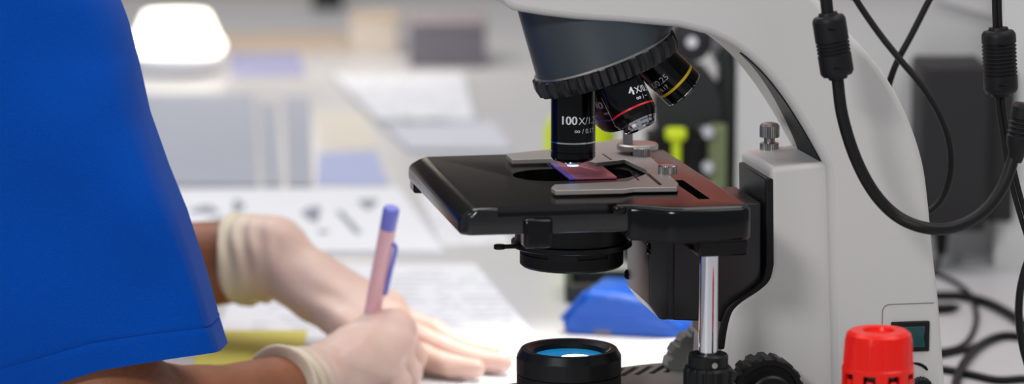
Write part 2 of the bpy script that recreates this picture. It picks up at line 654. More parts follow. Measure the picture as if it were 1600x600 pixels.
# focus knobs
def knob(px, py, yl, r, depth, m, name, label):
    x, z = mp_(px, py, yl)
    mb = MB()
    seg = 108
    rb = lambda k, i: (0.93 if (i // 2) % 3 == 0 else 1.0) if k in (1, 2, 3) else 1.0
    mb.lathe([(r * 0.55, 0), (r * 0.97, 0.5), (r, 1.5), (r, depth - 1.5), (r * 0.94, depth), (r * 0.80, depth), (r * 0.78, depth - 1.5), (r * 0.60, depth - 1.5), (r * 0.58, depth + 6), (r * 0.52, depth + 7), (2, depth + 7)], (0, 0, 0), seg, rib=rb)
    sgn = 1 if yl > 0 else -1
    place(mb, Matrix.Translation((x, yl - sgn * depth, z)) @ Matrix.Rotation(R(-90 * sgn), 4, 'X'))
    o = mb.build(name, m, mic, angle=25)
    o['label'] = label
    return x, z


x1, z1 = knob(1201, 617, -66, 20.5, 18, M['black'], 'focus_knob', 'black ribbed focus knob on the near side')
x2, z2 = knob(1101, 572, 62, 26, 16, M['grey_body'], 'focus_knob', 'grey ribbed focus wheel on the far side')
MB().lathe([(6, -50), (6, 50)], (0, 0, 0), 24, Matrix.Translation((x1, 0, z1)) @ Matrix.Rotation(R(90), 4, 'X')).build('focus_shaft', M['steel'], mic)
MB().lathe([(8, 30), (8, 50)], (0, 0, 0), 24, Matrix.Translation((x2, 0, z2)) @ Matrix.Rotation(R(-90), 4, 'X')).build('focus_shaft', M['steel'], mic)

# carriage under the stage
YC = -30
cp = [mp_(*q, YC) for q in [(1014, 345), (1014, 476), (1032, 500), (1125, 503), (1150, 470), (1190, 440), (1190, 345)]]
cp[0] = (cp[0][0], ZS - 11)
cp[-1] = (cp[-1][0], ZS - 11)
car = MB().prism(cp, YC, 28, 'y').build('carriage', M['anodised'], mic, 1.2)
g0, g1 = mp_(1042, 400, YC)[0], mp_(1054, 400, YC)[0]
cut(car, MB().box(((g0 + g1) / 2, YC, 120), (g1 - g0, 4, 140)))
for (px, py) in ((1009, 428), (984, 390)):
    # screws on the front face of the carriage
    c, s = math.cos(YAW), math.sin(YAW)
    xf = cp[1][0]
    lo, hi = -30.0, 28.0
    for _ in range(40):
        mid = (lo + hi) / 2
        if mp_(px, py, mid)[0] > xf:
            lo = mid
        else:
            hi = mid
    zq = mp_(px, py, mid)[1]
    MB().lathe([(3.0, 0), (3.0, 1.0), (2.2, 1.4), (2.0, 0.6)], (0, 0, 0), 20, Matrix.Translation((xf + 0.3, mid, zq)) @ Matrix.Rotation(R(-90), 4, 'Y')).build('screw', M['black_gloss'], mic)

# stage
so = [(-78, 104), (72, 104), (75, 100), (75, -97), (71, -101), (38, -103), (30, -100), (20, -91), (12, -88), (-73, -88), (-78, -83)]
TH = 14.5
sin_ = [(-70 if x < -70 else x, min(y, 100) if x < -70 else y) for x, y in so]
stg = MB().loft([[(x, y, ZS - TH) for x, y in so], [(x, y, ZS - 5.5) for x, y in so], [(x, y, ZS) for x, y in sin_]]).build('stage', M['stage_top'], mic, 3.0, 5, bev_angle=22)
hole = []
for a in np.linspace(PI / 2, 3 * PI / 2, 20):
    hole.append((-9 + 22 * math.cos(a), 18 + 22 * math.sin(a)))
for a in np.linspace(-PI / 2, PI / 2, 20):
    hole.append((16 + 22 * math.cos(a), 18 + 22 * math.sin(a)))
cut(stg, MB().prism(hole, ZS - 30, ZS + 10, 'z'))
cut(stg, MB().box((55.6, -45, ZS), (6.5, 66, 11)))
cut(stg, MB().box((-26, -88, ZS), (64, 13, 9.5)))
st2 = MB()
st2.prism([(11, -88.6), (19, -91.5), (29, -101), (38, -104.6), (71.5, -102.2), (76, -98), (76.2, -40), (11, -40)], ZS - 19.5, ZS - 0.9, 'z')
MB().box((61, -80, ZS - 23), (27, 38, 9)).build('shaft_bracket', M['black_gloss'], mic, 1.2)
sdh = tag(st2.build('stage_drive_housing', M['black_gloss'], mic, 2.8, 4), 'glossy black drive housing under the stage corner')
cut(sdh, MB().box((55.6, -45, ZS), (6.5, 66, 11)))
MB().box((-70, 96, ZS - 13), (14, 16, 14)).build('stage_foot', M['black_gloss'], mic, 1.5)
xk, _ = mp_(842, 350, -93)
MB().box((xk, -87, ZS - 13.5), (15.5, 12, 15.5)).build('condenser_lock', M['black_gloss'], mic, 2.2)
MB().prism([(3, -88.6), (7, -90.2), (11, -88.6), (11, -81), (6.5, -81)], ZS - 5, ZS - 0.6, 'z').build('stage_rail_stop', M['black_gloss'], mic, 1.2)

# slide holder
hz = ZS + 0.4
ho = [(790, 240), (860, 233), (905, 228), (932, 222), (975, 216), (1012, 240), (1060, 286), (1058, 292), (990, 293), (975, 295), (868, 297.5), (861, 293), (866, 288), (980, 283), (1012, 270), (1008, 264), (976, 248.5), (932, 254), (905, 247.5), (862, 247.5), (800, 249)]
hp = [mpz(*q, hz + 3.4) for q in ho]
MB().prism(hp, hz + 0.6, hz + 3.4, 'z').build('slide_holder', M['clip_metal'], mic, 0.5, 2)
for (pa, pb) in (((1012, 272), (1032, 289)), ((942, 241), (955, 250)), ((985, 268), (998, 282))):
    a, b_ = mpz(*pa, hz + 3.4), mpz(*pb, hz + 3.4)
    dv = Vector((b_[0] - a[0], b_[1] - a[1], 0))
    MB().box((0, 0, hz + 3.42), (dv.length, 1.8 if pa[0] > 1000 else 0.8, 0.5), Matrix.Translation(((a[0] + b_[0]) / 2, (a[1] + b_[1]) / 2, 0)) @ Matrix.Rotation(math.atan2(dv.y, dv.x), 4, 'Z')).build('holder_groove', M['dark_panel'], mic)
dx, dy = mpz(996, 224, hz + 9)
MB().lathe([(11.5, 0), (12, 0.6), (12, 3.0), (11.2, 3.8), (4.2, 4.2), (4.0, 4.2)], (dx, dy, hz + 5.4), 48).build('holder_disc', M['steel'], mic)
MB().lathe([(3.6, 0), (3.6, 8)], (dx, dy, hz + 0.5), 24).build('holder_disc_stem', M['dark_panel'], mic)
px_, py_ = mpz(981, 212, hz + 14)
ks = MB().lathe([(2.9, 0), (2.9, 7), (2.4, 7.6)], (px_, py_, hz + 9.4), 40, rib=lambda k, i: 0.93 if i % 2 else 1)
ks.build('holder_screw', M['steel'], mic)
for (px, py) in ((1003, 243), (1043, 271)):
    kx, ky = mpz(px, py, hz + 3.5)
    MB().lathe([(5.2, 0), (5.2, 4.2), (4.6, 4.8)], (kx, ky, hz + 3.4), 60, rib=lambda k, i: 0.94 if i % 2 else 1).build('holder_screw', M['steel'], mic)

# condenser
xc = mp_(893, 400, 0)[0]
zc0 = mp_(893, 415, 0)[1]
zc1 = mp_(893, 382, 0)[1]
MB().lathe([(27.5, zc0 + 0.5), (28.8, zc0 + 1.8), (28.8, zc0 + 8), (28.2, zc0 + 8.4), (28.2, zc0 + 9.2), (28.8, zc0 + 9.6), (28.8, zc1)], (xc, 0, 0), 64).build('condenser', M['black_matte'], mic)
MB().lathe([(33, zc1 - 0.5), (33.6, zc1), (33.6, zc1 + 2.5), (31.5, zc1 + 3), (31.5, ZS - TH + 0.5)], (xc, 0, 0), 64).build('condenser_mount', M['black'], mic)
lv = MB().box((xc - 36, -8, zc1 + 1.4), (12, 4, 2))
lv.lathe([(3.2, -1.3), (3.2, 1.3)], (xc - 42, -8, zc1 + 1.4), 16)
MB.build(lv, 'aperture_lever', M['black'], mic, 0.6)
cw = MB()
for a0 in (-128, -58):
    rr = []
    for a in np.linspace(R(a0), R(a0 + 34), 10):
        rr.append([(xc + q * math.cos(a), q * math.sin(a), z) for q, z in ((27, zc1 - 1), (29.4, zc1 - 1), (29.4, zc1 - 5), (27, zc1 - 5))])
    cw.loft(rr)
cw.build('condenser_tab', M['black'], mic, 0.3)
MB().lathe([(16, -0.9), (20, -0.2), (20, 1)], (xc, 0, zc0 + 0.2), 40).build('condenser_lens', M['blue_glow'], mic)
MB().lathe([(9, zc1), (9, ZS - 7), (7.5, ZS - 5)], (0, 10, 0), 40).build('condenser_top', M['black'], mic)

# illuminator
xi = -2.6
ZI = 83.5
ill = MB()
seg = 96
# collar with a scalloped chamfer round its upper edge
ill.lathe([(29.3, ZI - 13.5), (29.3, ZI - 4.6), (27.0, ZI - 0.3), (26.6, ZI), (23.6, ZI), (20.2, ZI - 1.9), (19.8, ZI - 5), (19.8, ZI - 6)], (xi, 0, 0), seg,
          rib=lambda k, i: 1 + (0.012 * math.cos(i / seg * 2 * PI * 14) if k == 1 else 0), cap=False)
ill.build('illuminator_ring', M['black'], mic, angle=18)
MB().lathe([(29.2, 52), (29.2, ZI - 14.4), (28.4, ZI - 14.0), (28.4, ZI - 13)], (xi, 0, 0), seg).build('illuminator_housing', M['black_matte'], mic)
tag(MB().lathe([(19.7, ZI - 6.0), (19.7, ZI - 4.6), (14, ZI - 4.0), (6, ZI - 3.6), (0.5, ZI - 3.5)], (xi, 0, 0), 48).build('field_lens', M['filter_glass'], mic), 'blue glass field lens')
ls = MB().lathe([(8.5, ZI - 3.60), (8.0, ZI - 3.40), (0.3, ZI - 3.25)], (0, 0, 0), 40)
place(ls, Matrix.Translation((xi + 2, -9.5, 0)))
ls.build('lamp_spot', M['lamp_disc'], mic)

# stage drive shaft
rx, rz_ = mp_(1107, 470, -84)
zb = mp_(1107, 545, -84)[1]
MB().lathe([(5.1, zb - 6), (5.1, ZS - 18)], (rx, -84, 0), 40).build('drive_shaft', M['chrome'], mic)
zt2 = mp_(1107, 552, -84)[1]
MB().lathe([(10.8, zt2 - 8), (10.8, zt2 - 0.8), (10, zt2), (6, zt2), (5.6, zt2 - 2)], (rx, -84, 0), 48).build('drive_collar', M['black'], mic)
kn = MB().lathe([(12.0, 42), (13.2, 43), (13.2, zt2 - 8.5), (12.2, zt2 - 7)], (rx, -84, 0), 96, rib=lambda k, i: 0.955 if (i // 2) % 3 == 0 else 1)
kn.build('stage_knob', M['black'], mic, angle=25)
MB().lathe([(1.6, 0), (1.6, 0.6), (0.9, 0.7), (0.8, 0.2)], (0, 0, 0), 16, Matrix.Translation((rx + 1.2, -84 - 10.6, zt2 - 4.5)) @ Matrix.Rotation(R(90), 4, 'X')).build('grub_screw', M['steel'], mic)

# head: slate cone, ribbed nosepiece ring, objectives
AL = R(20)
cen = mp_(950, 110, 0)
NC = Vector((cen[0], 0, cen[1]))
ax = Vector((math.sin(AL), 0, -math.cos(AL)))           # nosepiece axis, pointing down and back
ux = Vector((math.cos(AL), 0, math.sin(AL)))
uy = Vector((0, 1, 0))


def npt(r, a, h):
    """point on the nosepiece: radius, angle (0 = towards the front), height above its lower plane"""
    return NC - ax * h + ux * (-r * math.cos(a)) + uy * (r * math.sin(a))


SG = 80
tl = mp_(806, 12, 0)
tr_ = mp_(1078, 40, 0)
tcx, tr2 = (tl[0] + tr_[0]) / 2, (tr_[0] - tl[0]) / 2
ztop = max(tl[1], tr_[1])
r_low = [npt(38.5, 2 * PI * i / SG, 9) for i in range(SG)]
r_top = [Vector((tcx - tr2 * math.cos(2 * PI * i / SG), min(tr2, 34) * math.sin(2 * PI * i / SG), ztop + 2)) for i in range(SG)]
rings = [r_low]
for t in (0.3, 0.65, 1.0):
    rings.append([a.lerp(b_, t) for a, b_ in zip(r_low, r_top)])
MB().loft(rings).build('head_housing', M['slate'], mic, 0.6)
mb = MB()
mb.loft([[npt(r, 2 * PI * i / SG, h) for i in range(SG)] for r, h in ((38, 8.6), (39.6, 8.8), (39.6, 10.2), (38, 10.4))])
mb.build('nosepiece_bezel', M['steel'], mic)
RS = 168
rings = []
for r, h, rb in ((37, 9.2, 0), (40.0, 9.0, 0), (41.3, 8.4, 1), (41.8, 4, 1), (40.6, -0.6, 1), (38.5, -1.0, 0), (10, -1.0, 0)):
    rings.append([npt(r - ((0, 0, 2.2, 2.6, 2.2, 0)[i % 6] if rb else 0), 2 * PI * i / RS, h) for i in range(RS)])
MB().loft(rings).build('nosepiece', mat('ribbed_black_rubber', rgb(20, 20, 21), 0.34, spec=0.45), mic, angle=24)


def frame(k):
    """matrix of objective k: origin at its mount, local -z along the barrel, local -y outwards"""
    a = k * PI / 2
    radial = (ux * (-math.cos(a)) + uy * (math.sin(a)))
    o = npt(20.8 if k != 2 else 23.5, a, 0 if k != 2 else 1.5)
    d = (ax * math.cos(AL) + radial * math.sin(AL)).normalized()      # down the barrel
    tw = R({2: 5.5, 3: 3.0}.get(k, 0))
    d = Vector((d.x * math.cos(tw) - d.z * math.sin(tw), d.y, d.z * math.cos(tw) + d.x * math.sin(tw)))
    z = -d
    y = Vector((math.sin(YAW + 0.02), math.cos(YAW + 0.02), 0))
    y = (y - z * y.dot(z)).normalized()
    x = y.cross(z)
    mm = Matrix.Identity(4)
    for i, v in enumerate((x, y, z)):
        for j in range(3):
            mm[j][i] = v[j]
    mm.translation = o
    return mm


def objective(k, barrel, L, bands, tip, lines, label):
    mtx = frame(k)
    o = bpy.data.objects.new('objective', None)
    C.objects.link(o)
    o.parent = mic
    o.empty_display_size = 0.01
    mm = mtx.copy()
    mm.translation = mtx.translation * MM
    o.matrix_local = mm
    o['label'] = label
    MB().lathe(barrel, (0, 0, 0), 64).build('barrel', M['black_gloss'], o, angle=28)
    for (nm, r, z0, z1, m_) in bands:
        MB().lathe([(r - 0.4, z0), (r, z0 + 0.1), (r, z1 - 0.1), (r - 0.4, z1)], (0, 0, 0), 64).build(nm, m_, o, angle=50)
    for (nm, prof, m_) in tip:
        MB().lathe(prof, (0, 0, 0), 48).build(nm, m_, o, angle=28)
    cyl_text(lines, R0, 'lettering', o)
    return o


R0 = 12.35
bar100 = [(10.8, 1), (10.8, -3), (R0, -3.4), (R0, -31.0), (R0 - 0.5, -31.2), (R0 - 0.5, -32.0), (R0, -32.2), (R0, -36.6), (R0 - 0.35, -36.8), (R0 - 0.35, -37.3), (R0, -37.5), (R0, -40.4), (R0 - 1.4, -42.0), (9.0, -42.4), (5, -42.4)]
objective(0, bar100, 45, [('silver_ring', R0 + 0.15, -32.1, -31.1, M['chrome']), ('mount_ring', 11.6, -3.3, -2.2, M['steel'])],
          [('objective_tip', [(7.2, -42.2), (7.0, -43.2), (5.0, -44.2), (2.4, -45.4), (2.0, -45.4)], M['chrome']), ('front_lens', [(3.4, -44.6), (3.0, -45.6), (1.2, -45.9), (0.2, -45.9)], M['glow_lens'])],
          [('100', 4.6, -35, -21.0, 0.06, 0), ('X/1.25', 3.9, -35, -21.0, 0.0, 10.6), ('\u221e / 0.17', 2.6, 3, -26.0, 0.0, 0)],
          'vertical 100X oil objective with a silver ring, over the slide')
bar4 = [(10.8, 1), (10.8, -2), (R0, -2.4), (R0, -25.4), (R0 - 0.3, -26.0), (10.8, -28.6), (9.5, -28.8)]
objective(3, bar4, 36, [('red_band', R0 + 0.1, -22.6, -21.5, M['band_red']), ('mount_ring', 11.6, -2.4, -1.4, M['steel'])],
          [('objective_tip', [(10.6, -28.4), (10.4, -29.6), (9.8, -30.0), (9.4, -31.6), (8.6, -32.2), (7.2, -31.2), (7.0, -30.2)], M['chrome']), ('front_lens', [(7.2, -30.6), (3, -31.2), (0.2, -31.4)], M['lens_glass'])],
          [('4', 4.5, 12, -15.6, 1, 0), ('X/0.1', 3.6, 12, -15.6, 0, 3.9), ('\u221e / \u2212', 2.4, 24, -19.4, 0, 0)],
          '4X objective with a red band, nearest the viewer')
bar10 = [(10.8, 1), (10.8, -2), (R0, -2.4), (R0, -29.0), (R0 - 0.8, -30.4), (9.0, -30.8)]
objective(2, bar10, 38, [('yellow_band', R0 + 0.1, -23.6, -21.9, M['band_yellow']), ('silver_rim', R0 - 0.2, -30.2, -29.5, M['chrome'])],
          [('objective_tip', [(9.2, -30.6), (8.6, -31.6), (5.4, -32.6), (4.6, -32.6)], M['black_gloss']), ('front_lens', [(4.6, -32.2), (2, -32.7), (0.2, -32.8)], M['lens_glass'])],
          [('10', 4.5, -98, -16.2, 1, 0), ('X/0.25', 3.6, -98, -16.2, 0, 7.2), ('\u221e / 0.17', 2.4, -74, -20.2, 0, 0)],
          '10X objective with a yellow band, tilted back towards the arm')
bar40 = [(10.8, 1), (10.8, -2), (R0, -2.4), (R0, -34.0), (R0 - 2.0, -38.0), (8.4, -38.6), (5, -38.8)]
objective(1, bar40, 44, [('blue_band', R0 + 0.1, -29.2, -28.0, M['band_blue'])],
          [('objective_tip', [(6.4, -38.4), (5.4, -40.4), (3.0, -42.5), (2.2, -42.5)], M['chrome']), ('front_lens', [(2.2, -42.2), (1, -42.6), (0.1, -42.6)], M['lens_glass'])],
          [('40', 4.5, -52, -20.5, 1, 0), ('X/0.65', 3.6, -52, -20.5, 0, 7.6), ('\u221e / 0.17', 2.4, -26, -25.0, 0, 0)],
          '40X objective with a blue band, behind the other objectives')

# switch panel on the arm
a_, b_ = mp_(1379, 476, YA), mp_(1471, 476, YA)
zlo = mp_(1400, 640, YA)[1]
zl = a_[1]
r_ = 4
x0 = a_[0]
line = [(x0, YA - 0.05, zlo), (x0, YA - 0.05, zl - r_)]
for t in np.linspace(0, PI / 2, 6):
    line.append((x0 + r_ - r_ * math.cos(t), YA - 0.05, zl - r_ + r_ * math.sin(t)))
line.append((b_[0] - 4.5, YA - 0.05, zl))
MB().tube(line, 0.28, 6).build('panel_seam', M['grey_body'], mic)
s0, s1 = mp_(1392, 503, YA), mp_(1451, 548, YA)
MB().box(((s0[0] + s1[0]) / 2, YA, (s0[1] + s1[1]) / 2), (s1[0] - s0[0], 3.0, s0[1] - s1[1])).build('switch_frame', M['black'], mic, 0.8)
sw = bpy.data.objects['switch_frame']
MB().prism([(YA - 1.4, s1[1] + 2.6), (YA - 3.0, s1[1] + 2.8), (YA - 1.7, (s0[1] + s1[1]) / 2), (YA - 2.4, s0[1] - 2.8), (YA - 1.4, s0[1] - 2.6)], s0[0] + 4, s1[0] - 3, 'x').build('rocker', M['teal'], sw, 0.3)
dial = [(q[0], YA - 0.2, q[1]) for q in [mp_(*p, YA) for p in ((1425, 567), (1436, 569), (1444, 573), (1449, 578))]]
MB().tube(catmull(dial, 4), [0.3, 0.5, 0.7, 0.8, 0.9, 0.9, 0.9, 0.9, 0.9, 0.9, 0.8, 0.7, 0.5], 8).build('dial_mark', M['black'], mic)
dk = mp_(1438, 604, YA)
MB().lathe([(6, 0), (6, 5), (5, 6)], (0, 0, 0), 40, Matrix.Translation((dk[0], YA + 0.5, dk[1])) @ Matrix.Rotation(R(90), 4, 'X'), rib=lambda k, i: 0.93 if i % 2 else 1).build('brightness_dial', M['black'], mic)

# ------------------------------------------------------------------ glass slide
sl = thing('glass_slide', 'pink and violet stained glass slide lying on the microscope stage', 'slide', (ORI[0], ORI[1], 0), YAW)
c, s = math.cos(YAW), math.sin(YAW)
lx, ly = 10.2, 37
sl.location = Vector((ORI[0] + lx * c - ly * s, ORI[1] + lx * s + ly * c, ZS + 0.15)) * MM
MB().box((1.5, 0, 0.75), (23.6, 80, 1.2)).build('glass', M['slide_glass'], sl, 0.2)
MB().box((-12.0, 0, 0.75), (3.2, 80, 1.2)).build('glass_edge', M['slide_label'], sl, 0.2)

# ------------------------------------------------------------------ bottle with red cap
bc = pix(1373, 515, 1612)
bo = thing('bottle', 'small bottle with a bright red ribbed cap in front of the microscope arm', 'bottle', (bc[0], bc[1], 0), R(8))
zt = bc[2]
RC = 18.0
cap = MB()
cap.lathe([(RC, zt - 18.6), (RC - 0.1, zt - 17.6), (RC - 0.7, zt - 5.5), (RC - 1.5, zt - 2.0), (RC - 3.4, zt - 0.3), (9.6, zt), (8.2, zt - 0.3), (7.6, zt - 2.2), (0.5, zt - 2.4)], (0, 0, 0), 120,
          rib=lambda k, i: 1.035 if k == 1 and (i % 10) in (0, 1) else (1.02 if k == 2 and (i % 10) in (0, 1) else 1))
cap.build('cap', M['red_plastic'], bo, angle=16)
lo, hi = zt - 31, zt - 19.2
band = MB().lathe([(RC - 1.6, lo), (RC + 0.6, lo), (RC + 0.6, hi), (RC, hi + 0.8), (RC - 1.6, hi + 0.8), (RC - 1.6, lo)], (0, 0, 0), 96, cap=False).build('tamper_ring', M['red_plastic'], bo)
cm = MB()
for k in range(9):
    a = 2 * PI * k / 9 + R(-118)
    cm.box((RC, 0, zt - 24.0), (8, 6.6, 5.6), Matrix.Rotation(a, 4, 'Z'))
cut(band, cm)
MB().lathe([(RC - 2.2, zt - 36), (RC - 2.2, zt - 20)], (0, 0, 0), 48).build('neck', M['black_gloss'], bo)
MB().lathe([(20, 0), (21, 1), (21, zt - 45), (19, zt - 38), (RC - 2, zt - 34)], (0, 0, 0), 64).build('glass_body', M['amber'], bo)
for k in range(9):
    a = 2 * PI * k / 9 + R(-118)
    MB().box((RC - 0.3, 0, zt - 25.4), (1.4, 3.6, 2.6), Matrix.Rotation(a, 4, 'Z')).build('ratchet_tab', M['red_plastic'], bo, 0.3)

# ------------------------------------------------------------------ cables and adapter on the right


def route(pts, n=8):
    """pts: (px, py, Y)"""
    return [tuple(q) for q in catmull([pix(*p) for p in pts], n)]


def ferrite(name, p0, p1, r, parent, grooves):
    """ferrite bead: a ribbed barrel along p0-p1"""
    a, b_ = Vector(p0), Vector(p1)
    L = (b_ - a).length
    prof = [(r * 0.55, -1.5), (r * 0.6, 0), (r * 0.86, 0.4), (r * 0.98, 2.0), (r, 3.5)]
    z0, z1, k = grooves
    st = (z1 - z0) / k
    for i in range(k):
        z = L * z0 + L * st * i
        prof += [(r, z), (r * 0.93, z + L * st * 0.2), (r * 0.93, z + L * st * 0.42), (r, z + L * st * 0.6)]
    prof += [(r, L - 3.5), (r * 0.98, L - 2.0), (r * 0.86, L - 0.4), (r * 0.6, L), (r * 0.55, L + 1.5)]
    q = (b_ - a).to_track_quat('Z', 'Y').to_matrix().to_4x4()
    mtx = Matrix.Translation(a) @ q
    o = MB().lathe(prof, (0, 0, 0), 40, mtx).build(name, M['rubber'], parent, angle=30)
    # latch notches of the snap-on shell
    vd = Vector((0, 1, 0))
    for t in (0.2, 0.84):
        cpt = a.lerp(b_, t) - vd * (r - 0.1)
        MB().box(cpt, (r * 0.5, 1.2, 1.1)).build('latch_notch', M['black_gloss'], parent, 0.2)
    return o


def rel(pts, o):
    return [tuple(np.array(p) - o) for p in pts]


def cable(name, label, pts, r, mat_=None, group=None, root=None):
    P = route(pts)
    o0 = np.array(P[-1])
    t = thing(name, label, 'cable', o0, 0, group)
    MB().tube(rel(P, o0), r, 12).build('cord', mat_ or M['rubber'], t, angle=60)
    return t, o0


YF = 1690
t, o0 = cable('cable', 'thick black cable with a ferrite bead looping down across the white microscope arm',
              [(1280, -520, YF), (1288, -90, YF), (1291, 0, YF), (1300, 70, YF), (1308, 120, YF), (1316, 180, YF), (1336, 245, YF), (1365, 300, YF), (1402, 338, YF), (1446, 356, YF - 5), (1490, 355, YF), (1534, 333, YF + 5), (1566, 293, YF + 10), (1584, 245, YF + 15), (1592, 215, YF + 15)], 3.3)
ferrite('ferrite_bead', np.array(pix(1294, 24, YF)) - o0, np.array(pix(1309, 119, YF)) - o0, 9.0, t, (0.42, 0.66, 4))
# moulded connector at the end of the loop, leaving to the right
q0, q1 = np.array(pix(1589, 236, YF + 15)) - o0, np.array(pix(1603, 162, YF + 15)) - o0
a, b_ = Vector(q0), Vector(q1)
L = (b_ - a).length
prof = [(3.6, -6), (5.0, 0), (6.4, 3), (7.0, 6)]
for k in range(4):
    z = 8 + k * 2.6
    prof += [(7.2, z), (6.4, z + 0.7), (6.4, z + 1.4), (7.2, z + 2.1)]
prof += [(7.2, L - 2), (6, L)]
MB().lathe(prof, (0, 0, 0), 32, Matrix.Translation(a) @ (b_ - a).to_track_quat('Z', 'Y').to_matrix().to_4x4()).build('connector', M['rubber'], t, angle=30)
tail = [tuple(q0), tuple(np.array(q0) * 0.5)]

t, o0 = cable('cable', 'thin black cable curving from the top past the crossing, hooking back behind the arm',
              [(1230, -420, 1850), (1312, -50, 1850), (1338, 0, 1850), (1372, 50, 1848), (1402, 88, 1845), (1440, 134, 1842), (1468, 180, 1840), (1483, 222, 1838), (1486, 262, 1836), (1478, 298, 1834), (1462, 322, 1832), (1440, 335, 1830), (1410, 340, 1830)], 1.95)
t, o0 = cable('cable', 'thin black cable slanting down to the left behind the arm, crossed by another thin cable',
              [(1560, -420, 1862), (1478, -50, 1862), (1452, 0, 1862), (1424, 55, 1862), (1404, 92, 1862), (1392, 122, 1862), (1380, 165, 1862), (1360, 220, 1862)], 1.95)

YG = 1740
P1 = route([(1550, -520, YG), (1554, -90, YG), (1554, 0, YG), (1556, 60, YG), (1559, 150, YG), (1566, 205, YG), (1576, 268, YG), (1592, 330, YG), (1612, 392, YG)])
P2 = route([(1557, -520, YG), (1561, -90, YG), (1561, 0, YG), (1563, 60, YG), (1566, 150, YG), (1573, 203, YG), (1584, 264, YG), (1600, 326, YG), (1620, 386, YG)])
o0 = np.array(P1[-1])
t = thing('twin_cable', 'twin strand black cable with a ferrite bead hanging at the right edge', 'cable', o0)
MB().tube(rel(P1, o0), 1.5, 10).build('strand', M['rubber'], t, angle=60)
MB().tube(rel(P2, o0), 1.5, 10).build('strand', M['rubber'], t, angle=60)
ferrite('ferrite_bead', np.array(pix(1560, 47, YG)) - o0, np.array(pix(1564, 146, YG)) - o0, 9.4, t, (0.2, 0.74, 9))

cable('cable', 'black cable bowing down along the right edge of the picture',
      [(1612, 395, 1800), (1602, 420, 1800), (1594, 455, 1800), (1592, 495, 1800), (1597, 535, 1800), (1606, 570, 1800), (1630, 640, 1800), (1680, 700, 1800), (1760, 720, 1810)], 2.3)

# cords lying on the bench behind the microscope
def flat(pts, z):
    return [tuple(q) for q in catmull([pixz(x, y, z) for x, y in pts], 8)]


def bench_cable(label, pts, r):
    P = flat(pts, r)
    o0 = np.array([P[0][0], P[0][1], 0])
    t = thing('cable', label, 'cable', o0)
    MB().tube(rel(P, o0), r, 12).build('cord', M['rubber'], t, angle=60)
    return t


bench_cable('thickest black cable on the bench, arching right from behind the microscope', [(1400, 462), (1467, 462), (1505, 463), (1545, 474), (1580, 492), (1606, 508), (1650, 508), (1760, 480), (1930, 490)], 3.4)
bench_cable('thin black cord looping on the bench under the thickest cable', [(1440, 420), (1476, 433), (1500, 446), (1518, 464), (1526, 494), (1520, 520), (1506, 538), (1482, 547), (1440, 550)], 1.9)
bench_cable('black cable arching up from the bottom edge on the bench at lower right', [(1492, 620), (1496, 590), (1510, 562), (1534, 538), (1566, 525), (1600, 527), (1640, 535), (1680, 570), (1700, 605), (1720, 590), (1730, 560)], 3.0)
bench_cable('black cable lying low across the bench at the bottom right corner', [(1430, 574), (1480, 578), (1520, 586), (1560, 594), (1600, 592), (1660, 592), (1740, 640), (1850, 650)], 2.6)
bench_cable('short black cord end poking out behind the arm above the low cables', [(1420, 560), (1466, 556), (1490, 551), (1512, 546), (1524, 540)], 2.0)
pl = flat([(1440, 482), (1470, 482), (1500, 480)], 4)
t = thing('plug', 'small black plug lying on the bench beside the arm', 'plug', (pl[0][0], pl[0][1], 0))
o0 = np.array([pl[0][0], pl[0][1], 0])
MB().tube(rel(pl, o0), [3.6] * (len(pl) - 6) + [3.6, 3.4, 3.2, 2.6, 2.0, 1.4], 12).build('plug_body', M['rubber'], t)

# power adapter against the wall pier, its cord hanging below
yw = 2470
ya = 2405
p0, p1 = pix(1436, 362, ya), pix(1546, 102, ya)
ad = thing('power_adapter', 'tall black power adapter block plugged in against the white wall', 'adapter', (p0[0], ya, p0[2]))
wA, hA = p1[0] - p0[0], p1[2] - p0[2]
MB().box((wA / 2, (yw - ya) / 2, hA / 2), (wA, yw - ya + 2, hA)).build('housing', M['adapter'], ad, 3.0)
MB().box((wA + 12, (yw - ya) / 2 + 14, hA / 2 - 2), (26, 44, hA - 10)).build('socket_half', M['adapter'], ad, 3.0)
a = pix(1471, 360, 2430) - np.array([p0[0], ya, p0[2]])
b_ = pix(1470, 392, 2430) - np.array([p0[0], ya, p0[2]])
MB().tube([a + np.array([0, 0, 6]), a, b_, b_ - np.array([0, 0, 4])], [5.5, 5.5, 4.5, 2], 14).build('strain_relief', M['rubber'], ad)
cd = [b_, pix(1467, 402, 2430) - np.array([p0[0], ya, p0[2]]), pix(1463, 416, 2425) - np.array([p0[0], ya, p0[2]]), pixz(1452, 428, 2) - np.array([p0[0], ya, p0[2]]), pixz(1420, 432, 2) - np.array([p0[0], ya, p0[2]])]
MB().tube(catmull(cd, 6), 1.9, 10).build('cord', M['rubber'], ad)

# ------------------------------------------------------------------ things behind the microscope
# blue plastic case
bx = pixz(968, 526, 0)
cs = thing('plastic_case', 'bright blue ribbed plastic case lying on the bench behind the microscope', 'case', (bx[0], bx[1], 0), R(-14))
def hexring(y, k, dz=0.0):
    sh = [(-40, 0), (46, 0), (48, 8), (40, 14), (20, 27), (-4, 31), (-22, 31), (-34, 22), (-42, 9)]
    return [(px * k, y, max(0.0, pz * k + dz)) for px, pz in sh]


